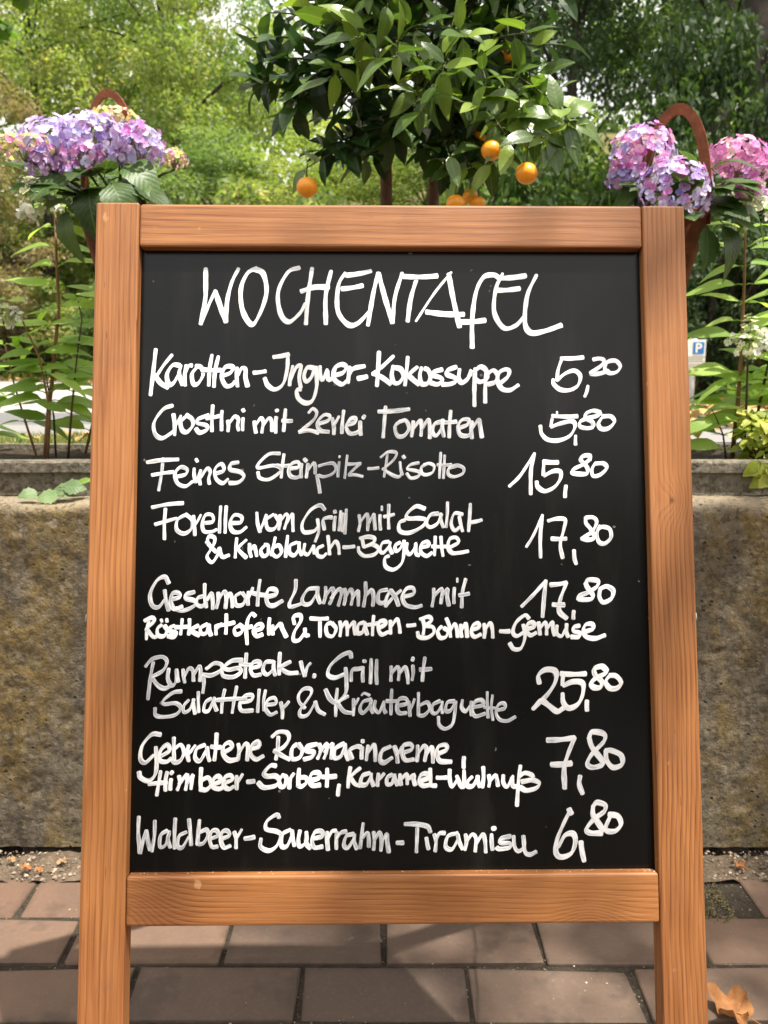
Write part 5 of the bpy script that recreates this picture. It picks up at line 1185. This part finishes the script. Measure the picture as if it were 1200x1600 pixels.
('roestkartoffeln',0.12,'39:-2667,4583,-2591,4549,-2564,4583,-2648,4668;39:-2624,4583,-2640,4668,-2646,4779;39:-2648,4668,-2570,4754,-2519,4737;39:-2486,4626,-2528,4668,-2519,4737,-2458,4745,-2425,4686,-2452,4635;31:-2491,4569,-2483,4593;31:-2431,4563,-2427,4594;39:-2349,4635,-2400,4660,-2391,4694,-2330,4712,-2347,4754,-2416,4746;39:-2264,4567,-2271,4652,-2279,4729;39:-2340,4652,-2194,4644;40:-2187,4567,-2186,4652,-2193,4729;39:-2091,4636,-2185,4687;39:-2176,4687,-2081,4738;40:-1997,4619,-2065,4661,-2056,4721,-2004,4713,-1980,4636;40:-1980,4627,-1970,4696,-1953,4739;40:-1902,4636,-1902,4687,-1901,4730;40:-1902,4670,-1842,4619;40:-1792,4517,-1791,4619,-1795,4722;40:-1885,4636,-1705,4603;40:-1653,4637,-1704,4671,-1687,4731,-1635,4714,-1610,4663,-1653,4628;40:-1482,4535,-1517,4509,-1559,4569,-1575,4689,-1565,4834;40:-1627,4663,-1515,4646;40:-1472,4689,-1404,4663,-1421,4621,-1473,4638,-1498,4697,-1463,4749,-1403,4732;40:-1327,4561,-1335,4655,-1334,4732;40:-1292,4638,-1291,4732;40:-1283,4689,-1214,4621,-1188,4673,-1145,4758;40:-1059,4622,-1069,4545,-1000,4528,-991,4588,-1059,4707,-1067,4793,-1007,4793,-947,4708,-947,4673;40:-947,4673,-938,4742,-904,4742;40:-887,4562,-698,4563;40:-784,4571,-784,4657,-783,4759;40:-663,4606,-715,4640,-706,4734,-645,4751,-611,4674,-654,4614;40:-568,4597,-559,4675,-568,4752;40:-563,4675,-508,4606,-490,4658,-490,4743;40:-487,4675,-421,4606,-413,4675,-401,4735;40:-309,4607,-370,4632,-378,4718,-326,4710,-292,4624;40:-300,4607,-292,4675,-275,4735;40:-205,4538,-214,4641,-218,4744;40:-275,4633,-162,4616;40:-145,4667,-76,4625,-93,4590,-145,4607,-154,4676,-119,4736,-50,4711;40:-24,4591,-24,4659,-24,4728;40:-21,4659,45,4574,71,4642,79,4719;40:157,4643,244,4634;40:322,4566,339,4643,330,4737;40:296,4574,392,4549,417,4592,348,4643;40:348,4643,434,4661,442,4721,373,4772,286,4763,269,4712;40:529,4652,486,4704,511,4772,572,4764,598,4704,555,4670;40:582,4567,616,4661,624,4764;40:624,4696,668,4627,694,4679,701,4764;40:737,4636,745,4764;40:745,4696,789,4627,805,4765;40:858,4688,936,4662,919,4619,867,4645,849,4713,883,4765,953,4739;40:989,4628,997,4697,987,4774;40:993,4697,1049,4620,1075,4671,1082,4774;40:1161,4706,1265,4706;40:1475,4569,1432,4535,1336,4612,1300,4715,1342,4758,1421,4715;40:1414,4638,1429,4767,1384,4887,1306,4895,1263,4835;40:1465,4681,1535,4655,1518,4612,1466,4629,1447,4698,1490,4750,1551,4724;40:1579,4613,1587,4681,1594,4742;40:1590,4681,1648,4613,1665,4664,1664,4742;40:1668,4682,1727,4613,1734,4682,1750,4751;40:1778,4648,1777,4734,1828,4759,1873,4682;40:1883,4631,1881,4717,1898,4768;40:2022,4648,1960,4665,1960,4708,2020,4726,2010,4769,1932,4768;40:2072,4717,2169,4683,2161,4632,2091,4640,2064,4709,2097,4769,2193,4786,2298,4752'),
('price_lammhaxe',0.45,'47:1399,4440,1523,4319,1665,4164;47:1665,4164,1644,4337,1623,4552;47:1716,4207,1891,4185;47:1891,4185,1818,4372,1807,4493,1884,4570;47:1739,4420,1860,4424;47:1964,4493,1957,4571;47:2100,4200,2127,4156,2232,4165,2222,4226,2133,4286,2028,4329,2027,4364,2149,4364,2176,4321,2117,4234,2100,4191;47:2256,4252,2246,4338,2288,4399,2376,4356,2396,4270,2327,4226,2256,4252'),
('rumpsteak',0.7,'39:-2649,5068,-2582,4992,-2472,4967,-2420,5018,-2461,5111,-2579,5178;39:-2568,5026,-2596,5195,-2617,5415;39:-2588,5178,-2509,5272,-2440,5301,-2364,5264;39:-2401,5094,-2408,5196,-2364,5272,-2319,5222,-2316,5103;39:-2315,5112,-2296,5230;39:-2247,5103,-2228,5239;39:-2237,5180,-2187,5095,-2144,5112,-2134,5222;39:-2135,5163,-2077,5070,-2059,5113,-2066,5223;39:-2033,5155,-2023,5248,-2033,5350;39:-2041,5155,-1947,5164,-1845,5113,-1837,5054,-1914,5037,-1999,5096;39:-1615,5004,-1726,5012,-1811,5080,-1759,5105,-1657,5089,-1631,5131,-1707,5182,-1810,5173,-1836,5122;39:-1573,4936,-1580,5063,-1584,5191;39:-1640,5046,-1512,5055;39:-1511,5089,-1426,5064,-1435,5022,-1495,5030,-1528,5098,-1493,5166,-1416,5157;39:-1280,5022,-1366,5030,-1391,5115,-1348,5158,-1288,5116;39:-1280,5022,-1280,5099,-1262,5167;40:-1212,4929,-1220,5048,-1219,5158;39:-1100,5023,-1220,5090;39:-1211,5090,-1125,5142,-1022,5142;40:-988,5023,-971,5100,-945,5176;39:-945,5176,-919,5083,-885,5041;51:-849,5172,-835,5175;40:-447,4983,-464,4931,-559,4965,-670,5067,-696,5160,-627,5195,-524,5161;40:-507,5093,-498,5237,-507,5356,-592,5457,-670,5423,-721,5321;40:-447,5229,-438,5119,-370,5102,-327,5094;40:-318,5085,-321,5238;45:-304,5014,-304,5027;40:-232,5000,-235,5120,-241,5255;40:-172,5009,-177,5137,-172,5264;40:-17,5078,-17,5146,-21,5231;40:-17,5154,44,5087,69,5121,60,5223;40:69,5155,130,5087,155,5155,163,5257;40:216,5070,219,5155,207,5223;48:209,4999,223,5002;40:346,4985,328,5105,318,5232;40:293,5113,414,5105'),
('salatteller',0.75,'36:-2261,5332,-2354,5348,-2455,5432,-2437,5466,-2318,5458,-2266,5509,-2316,5576,-2435,5601,-2529,5584,-2539,5508;36:-2182,5425,-2233,5484,-2232,5551,-2172,5526,-2123,5417;36:-2131,5417,-2130,5484,-2112,5569;36:-2081,5341,-2080,5451,-2075,5552;36:-1944,5409,-2003,5451,-2019,5535,-1968,5536,-1910,5418;36:-1910,5401,-1909,5468,-1882,5536;36:-1800,5317,-1824,5435,-1831,5561;36:-1672,5284,-1696,5419,-1717,5562;36:-1884,5426,-1722,5415,-1568,5411;36:-1627,5453,-1517,5428,-1509,5377,-1585,5385,-1636,5453,-1618,5537,-1498,5538;36:-1432,5318,-1440,5437,-1447,5555;36:-1364,5327,-1383,5437,-1375,5538;36:-1345,5479,-1251,5463,-1269,5404,-1337,5429,-1362,5513,-1310,5581,-1242,5556;36:-1200,5455,-1182,5539,-1182,5623;36:-1183,5522,-1115,5447;36:-943,5515,-1003,5447,-1007,5371,-953,5312,-884,5312,-875,5363,-935,5456,-994,5540,-985,5599,-909,5582,-832,5456;36:-832,5448,-798,5541,-729,5583;36:-596,5313,-609,5457,-613,5601;36:-481,5390,-601,5466;36:-592,5466,-524,5550,-447,5568;36:-421,5424,-421,5509,-424,5593;36:-417,5492,-370,5416;36:-232,5425,-318,5450,-352,5526,-318,5568,-232,5484;36:-232,5433,-241,5509,-215,5569;27:-335,5382,-309,5360,-249,5383;36:-189,5442,-198,5518,-147,5561,-95,5451;36:-95,5451,-95,5527,-78,5569;36:-12,5324,-18,5443,-22,5586;36:-69,5443,60,5443;36:59,5494,154,5469,137,5418,68,5426,42,5502,68,5570,145,5570;36:171,5452,179,5528,182,5604;36:183,5545,231,5427;36:275,5359,274,5478,273,5596;36:279,5495,369,5461,394,5529,333,5597,273,5596;36:506,5445,429,5487,420,5563,471,5572,532,5479;36:532,5454,523,5513,531,5572;36:661,5446,584,5462,566,5547,617,5547,670,5463;36:678,5454,660,5598,633,5699,556,5741,496,5699,488,5614;36:747,5438,738,5514,780,5556,833,5497;36:842,5455,840,5599;36:867,5514,970,5489,954,5439,885,5455,850,5531,883,5608,987,5583;31:1015,5354,1014,5481,1020,5625;31:1071,5388,1056,5515,1072,5651;31:979,5515,1125,5524;34:1116,5549,1202,5524,1194,5473,1134,5490,1107,5566,1141,5642,1226,5660,1313,5618'),
('price_rumpsteak',0.15,'50:1577,5263,1570,5178,1649,5118,1752,5136,1750,5246,1662,5382,1504,5534;50:1513,5526,1591,5450,1677,5501,1762,5561,1832,5527;50:1812,5162,2081,5163;50:1838,5179,1827,5281;50:1836,5289,1940,5247,2044,5265,2042,5384,1988,5485,1892,5527,1833,5468,1826,5374;50:2089,5452,2087,5554;50:2307,5129,2256,5086,2177,5112,2184,5180,2252,5248,2233,5308,2164,5308,2139,5265,2184,5214,2289,5163,2315,5121;50:2340,5181,2295,5249,2337,5317,2415,5317,2460,5258,2409,5189,2340,5181'),
('rosmarincreme',0.45,'42:-2474,5785,-2568,5785,-2667,5902,-2682,6035,-2630,6077,-2547,6002;42:-2523,5919,-2512,6069,-2526,6203,-2593,6269,-2678,6235,-2696,6177;42:-2462,6011,-2378,5953,-2405,5894,-2471,5953,-2478,6053,-2410,6070,-2360,6037;42:-2333,5819,-2331,5953,-2326,6054;42:-2327,5937,-2260,5895,-2225,5971,-2258,6054,-2317,6079,-2360,6037;42:-2175,5904,-2191,5971,-2173,6063;42:-2177,5988,-2107,5904;42:-2005,5896,-2090,5938,-2105,6030,-2054,6063,-1988,5955;42:-1980,5922,-1970,6005,-1952,6064;43:-1879,5780,-1886,5922,-1901,6056;42:-1937,5914,-1835,5922;42:-1792,5973,-1716,5923,-1742,5873,-1801,5906,-1809,5990,-1748,6057,-1655,6049;43:-1648,5890,-1639,5957,-1650,6049;43:-1644,5990,-1580,5890,-1546,5907,-1549,5991,-1553,6058;43:-1503,5941,-1427,5916,-1444,5866,-1503,5907,-1520,5991,-1460,6050,-1383,6017;43:-1291,5816,-1223,5766,-1130,5775,-1112,5842,-1171,5926,-1265,5967;43:-1223,5817,-1231,5942,-1247,6051;43:-1265,5959,-1171,6018,-1102,6052;43:-1027,5893,-1077,5943,-1077,6044,-1000,6036,-967,5960,-1010,5893;43:-813,5894,-916,5919,-924,5961,-847,5978,-864,6028,-949,6053;43:-788,5894,-770,5961,-804,6045;43:-779,5978,-711,5895,-711,5978,-736,6045;43:-728,5978,-651,5895,-651,5962,-659,6046;43:-523,5887,-617,5945,-625,6037,-557,6021,-506,5912;43:-515,5896,-506,5979,-480,6063;43:-438,6047,-463,5963,-387,5921,-344,5930;43:-327,5930,-335,6047;43:-323,5855,-323,5876;43:-267,5914,-276,5981,-284,6064;43:-276,5997,-207,5906,-190,5964,-190,6073;43:-28,5923,-113,5965,-139,6057,-96,6091,-11,6041;43:15,5923,40,5999,49,6091;43:40,6016,92,5932;43:109,5991,203,5950,186,5899,109,5916,100,5999,134,6067,220,6059;43:263,5916,263,6000,254,6076;43:263,6009,323,5925,357,5950,339,6076;43:348,6017,409,5934,425,6001,425,6093;43:485,6001,571,5960,563,5909,486,5926,468,6001,502,6077,621,6086;43:759,6040,754,6150'),
('himbeersorbet',0.3,'42:-2468,6170,-2483,6269,-2505,6419;42:-2400,6178,-2415,6270,-2413,6369;42:-2592,6302,-2508,6294,-2398,6286;42:-2356,6253,-2363,6361;42:-2357,6179,-2344,6190;42:-2272,6221,-2262,6287,-2287,6362;42:-2271,6304,-2196,6213,-2187,6271,-2202,6362;42:-2189,6304,-2128,6213,-2136,6271,-2143,6354;42:-2039,6139,-2043,6255,-2041,6372;42:-2043,6272,-1967,6239,-1932,6306,-1982,6364,-2050,6355;42:-1898,6306,-1831,6273,-1857,6223,-1907,6256,-1915,6331,-1855,6356,-1804,6340;42:-1780,6290,-1704,6257,-1730,6215,-1789,6240,-1796,6323,-1745,6357,-1694,6332;42:-1662,6224,-1661,6291,-1660,6357;42:-1658,6291,-1602,6208;42:-1551,6283,-1474,6278;43:-1246,6118,-1306,6118,-1373,6192,-1339,6226,-1246,6226,-1211,6276,-1253,6326,-1372,6342,-1432,6292;42:-1178,6218,-1211,6276,-1194,6335,-1152,6327,-1135,6244,-1178,6218;42:-1104,6354,-1094,6260,-1057,6202;43:-1000,6153,-1008,6244,-1007,6319;43:-999,6244,-931,6245,-922,6295,-973,6336,-1016,6319;43:-880,6278,-787,6246,-795,6195,-863,6203,-888,6278,-854,6328,-778,6321;43:-702,6154,-701,6246,-706,6338;43:-753,6237,-608,6230;43:-574,6322,-587,6430;43:-455,6139,-472,6247,-480,6347;43:-352,6148,-463,6247;43:-455,6247,-404,6314,-352,6331;43:-250,6198,-327,6231,-344,6315,-284,6315,-233,6232;43:-233,6207,-233,6265,-208,6332;43:-156,6207,-165,6332;43:-156,6266,-97,6208;43:-11,6216,-63,6250,-63,6316,-12,6308,14,6233;43:14,6217,23,6267,48,6325;43:74,6217,74,6267,82,6325;43:82,6267,142,6217,150,6267,150,6317;43:159,6267,219,6226,219,6268,235,6326;43:295,6285,381,6252,356,6210,296,6226,278,6293,321,6335,397,6327;43:395,6160,398,6252,406,6327,457,6336;43:466,6252,569,6250;43:604,6170,603,6270,628,6345,688,6270;43:680,6237,722,6337,756,6338,757,6179;43:842,6246,799,6288,790,6338,850,6338,902,6255;43:902,6238,902,6288,927,6347;43:963,6146,965,6255,952,6355;43:1022,6230,1030,6289,1021,6347;43:1030,6289,1090,6231,1107,6273,1118,6340;43:1176,6231,1175,6307,1217,6349,1279,6240;43:1270,6257,1277,6341,1320,6349;43:1361,6132,1338,6291,1317,6549;43:1347,6241,1408,6207,1484,6233,1475,6275,1372,6299;43:1389,6299,1492,6283,1560,6317,1525,6367,1422,6391,1354,6358'),
('price_rosmarin',0.25,'52:1653,5864,1946,5840;52:1946,5840,1874,6009,1829,6159,1830,6369;51:1692,6122,1907,6110;51:1999,6244,1988,6328,2021,6428;52:2101,5841,2137,5782,2257,5800,2264,5876,2132,6010,2079,6110,2129,6153,2233,6128,2234,6078,2134,5943,2101,5841;52:2279,5977,2286,6078,2353,6154,2448,6121,2442,6028,2339,5977,2279,5977'),
('waldbeer',0.55,'40:-2690,6641,-2692,6814,-2671,7012;40:-2663,7012,-2640,6880,-2608,6782;40:-2608,6782,-2590,6881,-2563,6979;40:-2546,6996,-2523,6832,-2521,6683;40:-2389,6783,-2456,6832,-2462,6947,-2404,6931,-2364,6816;40:-2364,6792,-2380,6866,-2353,6956;40:-2304,6660,-2310,6817,-2307,6965;40:-2187,6801,-2262,6842,-2277,6940,-2227,6957,-2161,6851;41:-2160,6669,-2145,6801,-2134,6933;41:-2049,6678,-2060,6802,-2067,6925;40:-2044,6802,-1976,6778,-1959,6835,-2008,6917,-2075,6925;40:-1925,6869,-1849,6836,-1867,6786,-1917,6794,-1941,6868,-1915,6951,-1856,6951;40:-1807,6869,-1731,6837,-1757,6787,-1807,6803,-1823,6877,-1789,6960,-1721,6944;41:-1681,6804,-1663,6870,-1662,6969;41:-1663,6870,-1605,6780;41:-1570,6871,-1469,6855;41:-1209,6658,-1234,6625,-1335,6691,-1343,6773,-1233,6799,-1190,6840,-1232,6947,-1316,6996,-1401,6954,-1398,6872;41:-1089,6783,-1174,6832,-1181,6948,-1122,6948,-1064,6825;41:-1072,6792,-1063,6874,-1046,6948;41:-988,6792,-1004,6891,-987,6957,-919,6908,-920,6809;41:-920,6809,-919,6925,-877,6974;41:-844,6876,-751,6851,-759,6802,-827,6810,-860,6884,-835,6966,-750,6959;41:-700,6810,-700,6893,-691,6992;41:-695,6877,-649,6803,-607,6795;41:-598,6811,-603,6894,-603,6984;41:-598,6877,-556,6820,-497,6803;41:-420,6829,-497,6853,-522,6944,-479,6969,-412,6878;41:-412,6837,-412,6911,-386,6986;41:-319,6722,-336,6862,-352,6978;41:-336,6879,-276,6821,-259,6879,-259,6962;41:-208,6814,-200,6896,-209,6995;41:-200,6896,-149,6822,-124,6897,-132,7004;41:-124,6913,-73,6839,-64,6914,-48,7021;41:37,6923,105,6923;41:123,6733,242,6734,361,6759,394,6817;41:255,6775,250,6899,244,7023;41:352,6875,373,6991;41:437,6843,453,6917,444,7016;41:445,6917,488,6835,547,6827;41:683,6828,581,6860,555,6967,622,6993,691,6886;41:683,6844,699,6919,733,6993;41:768,6845,776,6919,758,7002;41:776,6919,836,6845,878,6887,868,7019;41:878,6936,947,6846,972,6904,979,7028;41:1044,6846,1052,7004;55:1067,6775,1070,6792;41:1245,6864,1142,6888,1142,6930,1235,6939,1234,6980,1124,6996,1098,6979;41:1279,6865,1286,6972,1327,7022,1388,6973,1381,6865;41:1381,6865,1396,7022,1446,7056,1515,7027'),
('price_waldbeer',0.3,'50:1889,6594,1809,6744,1738,6909,1727,7041,1786,7083,1889,7042,1934,6927,1910,6844,1824,6860,1754,6975;50:1872,6586,1897,6636;49:1994,6927,2024,7126;50:2129,6562,2173,6521,2258,6547,2248,6613,2135,6696,2056,6795,2098,6837,2217,6837;50:2235,6813,2169,6713,2128,6646,2129,6562;50:2299,6647,2392,6664,2425,6747,2372,6814,2286,6821,2261,6780,2306,6680'),
]

def catmull(P, step=0.0011):
    P = [np.array(p) for p in P]
    if len(P) == 2:
        n = max(3, int(np.linalg.norm(P[1]-P[0])/step)); d = (P[1]-P[0]); nn = np.array([-d[1], d[0]])
        return [P[0]+d*t + nn*0.025*math.sin(math.pi*t) for t in np.linspace(0, 1, n)]
    Q = [2*P[0]-P[1]] + P + [2*P[-1]-P[-2]]; out = []
    for i in range(1, len(Q)-2):
        p0, p1, p2, p3 = Q[i-1:i+3]; n = max(2, int(np.linalg.norm(p2-p1)/step))
        for k in range(n):
            t = k/n; out.append(0.5*((2*p1)+(-p0+p2)*t+(2*p0-5*p1+4*p2-p3)*t*t+(-p0+3*p1-3*p2+p3)*t**3))
    out.append(Q[-2]); return out
TXT = {'title': 'WOCHENTAfEL heading', 'soup': 'line Karotten-Jngwer-Kokossuppe', 'crostini': 'line Crostini mit 2erlei Tomaten', 'risotto': 'line Feines Steinpilz-Risotto', 'forelle': 'line Forelle vom Grill mit Salat',
       'knoblauch': 'line & Knoblauch-Baguette', 'lammhaxe': 'line Geschmorte Lammhaxe mit', 'roestkartoffeln': 'line Rostkartofeln & Tomaten-Bohnen-Gemuse', 'rumpsteak': 'line Rumpsteak v. Grill mit', 'salatteller': 'line Salatteller & Krauterbaguette',
       'rosmarincreme': 'line Gebratene Rosmarincreme', 'himbeersorbet': 'line Himbeer-Sorbet, Karamel-Walnuss', 'waldbeer': 'line Waldbeer-Sauerrahm-Tiramisu',
       'price_soup': 'price 5,20', 'price_crostini': 'price 5,80 beside Crostini', 'price_risotto': 'price 15,80', 'price_forelle': 'price 17,80 beside Forelle', 'price_lammhaxe': 'price 17,80 beside Lammhaxe', 'price_rumpsteak': 'price 25,80', 'price_rosmarin': 'price 7,80', 'price_waldbeer': 'price 6,80'}
rw = random.Random(2); cnt = 0
for key, g, data in WRITING:
    vs, fs, uvs = [], [], []; total = 0.0
    mat = mat_ink(g, key)
    for st in data.split(';'):
        w, pp = st.split(':'); w = int(w)*1e-4; pp = [int(q)*1e-4 for q in pp.split(',')]
        P = catmull([(pp[i], pp[i+1]) for i in range(0, len(pp), 2)])
        cnt += 1
        n = len(P); L = [0.0]
        for i in range(1, n): L.append(L[-1]+float(np.linalg.norm(P[i]-P[i-1])))
        tot = L[-1]; z0 = 0.00022 + ((cnt*5) % 17)*0.000045; ph = rw.uniform(0, 6); hw0 = w/2*rw.uniform(1.0, 1.12)
        # extended ends with rounded caps
        d0 = (P[0]-P[1]); d0 = d0/(np.linalg.norm(d0)+1e-9); d1 = (P[-1]-P[-2]); d1 = d1/(np.linalg.norm(d1)+1e-9)
        ext = hw0*0.55
        seq = [(P[0]+d0*ext*e, -ext*e, wf) for e, wf in ((1.0, 0.30), (0.8, 0.66), (0.45, 0.9))] + [(P[i], L[i], 1.0) for i in range(n)] + [(P[-1]+d1*ext*e, tot+ext*e, wf) for e, wf in ((0.45, 0.92), (0.8, 0.68), (1.0, 0.35))]
        b = len(vs); m_ = len(seq)
        for i, (q, l, wf) in enumerate(seq):
            tg = seq[min(i+1, m_-1)][0]-seq[max(i-1, 0)][0]; tg = tg/(np.linalg.norm(tg)+1e-9)
            nn = np.array([-tg[1], tg[0]])
            ca = 0.66 + 0.50*abs(tg[0]*-0.86-tg[1]*0.5)            # chisel nib: stroke width follows direction
            hw = hw0*wf*ca*(1+0.08*math.sin(l*160+ph)+0.05*math.sin(l*420+ph*2))
            zz = z0 + l*0.0012
            for v, dz_ in ((-1, 0), (-0.55, 0.00012), (0, 0.00016), (0.55, 0.00012), (1, 0)):
                c_ = q + nn*hw*v
                vs.append((c_[0], -(zz+dz_), Zs(c_[1]) )); uvs.append((total+l, v+cnt*3.0 if False else v))
        for i in range(m_-1):
            for k in range(4): fs.append((b+i*5+k, b+i*5+k+1, b+(i+1)*5+k+1, b+(i+1)*5+k))
        total += tot + 0.05
    me = bpy.data.meshes.new('handwriting'); me.from_pydata([(x, y+DP, z) for x, y, z in vs], [], fs)
    uvl = me.uv_layers.new(name='UVMap'); li = np.zeros(len(me.loops), dtype=np.int32); me.loops.foreach_get('vertex_index', li)
    uvl.data.foreach_set('uv', np.array(uvs)[li].reshape(-1)); me.materials.append(mat); me.polygons.foreach_set('use_smooth', [True]*len(fs)); me.update()
    o = link('price' if key.startswith('price') else 'handwriting', me, panel); o['label'] = 'white handwritten ' + TXT[key]

# ------------------------------------------------------------------ dry leaves on the paving
def maple_leaf(label, P, size, rot, curl, seed, cols):
    r = random.Random(seed); lobes = [(-2.25, .62), (-1.15, .9), (0, 1.0), (1.15, .9), (2.25, .62)]
    rim = []
    for i, (a, l) in enumerate(lobes):
        rim += [(a-0.36, l*.66), (a-0.20, l*.86), (a, l), (a+0.20, l*.86), (a+0.36, l*.66)]
        if i < 4: rim.append(((a+lobes[i+1][0])/2, .60))
    rim = [(-2.95, .30)] + rim + [(2.95, .30)]
    m = NT('dry_leaf_'+str(seed)); o = m.obj(); nz = m.noise(o, 70, 4); n2 = m.noise(o, 260, 3)
    col = m.mix(m.rampf(nz, .35, .65), cols[0], cols[1]); col = m.mix(m.math('MULTIPLY', m.rampf(n2, .62, .72), .7), col, (0.12, 0.05, 0.02))
    bs = m.n('BsdfPrincipled', {'Base Color': col, 'Roughness': 0.75, 'Specular IOR Level': 0.25, 'Normal': m.bump(n2, .4, .0008)}); tr_ = m.n('BsdfTranslucent', {'Color': col})
    ms = m.n('MixShader', {0: 0.2, 1: bs.outputs[0], 2: tr_.outputs[0]}); m.t.links.new(ms.outputs[0], m.out.inputs[0])
    vs = [(0, 0, 0)]; rings = 4
    for j in range(1, rings+1):
        for (a, l) in rim:
            q = j/rings; R0 = size*l*q*(1+r.uniform(-.03, .03)); x, y = R0*math.sin(a), R0*math.cos(a)
            k = curl/size; th = x*k
            z = (1-math.cos(th))/k + 0.35*curl*(y/size)**2*size*0.6 + 0.24*size*(0.4+math.sin(4*a+seed))*q*q*q + 0.07*size*math.sin(11*a)*q*q
            x2 = math.sin(th)/k
            vs.append((x2, y, z))
    n = len(rim); fs = [(0, 1+i, 2+i) for i in range(n-1)]
    for j in range(rings-1):
        for i in range(n-1): a0 = 1+j*n+i; fs.append((a0, a0+n, a0+n+1, a0+1))
    mb = MB(); mb.add(vs, fs)
    zmin = min(v[2] for v in vs)
    t = link('dry_leaf', None, None, (P[0], P[1], P[2]-zmin*0+0.001), label=label, cat='leaf')
    b = link('blade', mb.mesh('blade', m.m, smooth=True), t, loc=(0, 0, -zmin)); t.rotation_euler = rot
    mb = MB(); mb.tube([(0, 0, 0.0005-zmin), (0.0, -size*.35, 0.004-zmin), (size*.05, -size*.75, 0.001-zmin)], [0.0011, 0.0009, 0.0008], 5)
    link('leaf_stalk', mb.mesh('leaf_stalk', m.m), t)
OC, TC = ((0.34, 0.13, 0.04), (0.44, 0.21, 0.08)), ((0.30, 0.19, 0.10), (0.40, 0.28, 0.16))
def gp(px, py):
    p = at(px, py, 1.0); d = p-Vector((0, 0, CAM_H)); return Vector((0, 0, CAM_H)) + d*(-CAM_H/d.z)
q = gp(1150, 1590); maple_leaf('large curled tan maple leaf on the paving beside the right leg of the board', (q.x, q.y, 0.002), 0.047, (0.10, -0.05, 0.9), 1.0, 1, ((0.24, 0.095, 0.032), (0.36, 0.175, 0.065)))
q = gp(1158, 1360); maple_leaf('small orange dry leaf on the soil strip to the right of the board', (q.x, q.y, 0.004), 0.016, (0.1, 0, 0.8), .8, 2, OC)
for i, (px, py, s, lab) in enumerate([(18, 1350, .013, 'small tan leaf scrap on the grit strip at the far left'), (40, 1362, .015, 'pale orange dry leaf on the grit, second from the left edge'), (100, 1352, .013, 'orange-brown leaf scrap on the grit beside the left stile'), (62, 1366, .010, 'tiny dry leaf at the paving edge left of the board')]):
    q = gp(px, py); maple_leaf(lab, (q.x, q.y, 0.006), s, (r.uniform(-.2, .2), 0, r.uniform(0, 6)), 1.0, 10+i, OC if i % 2 else TC)

print('objects', len(bpy.data.objects))
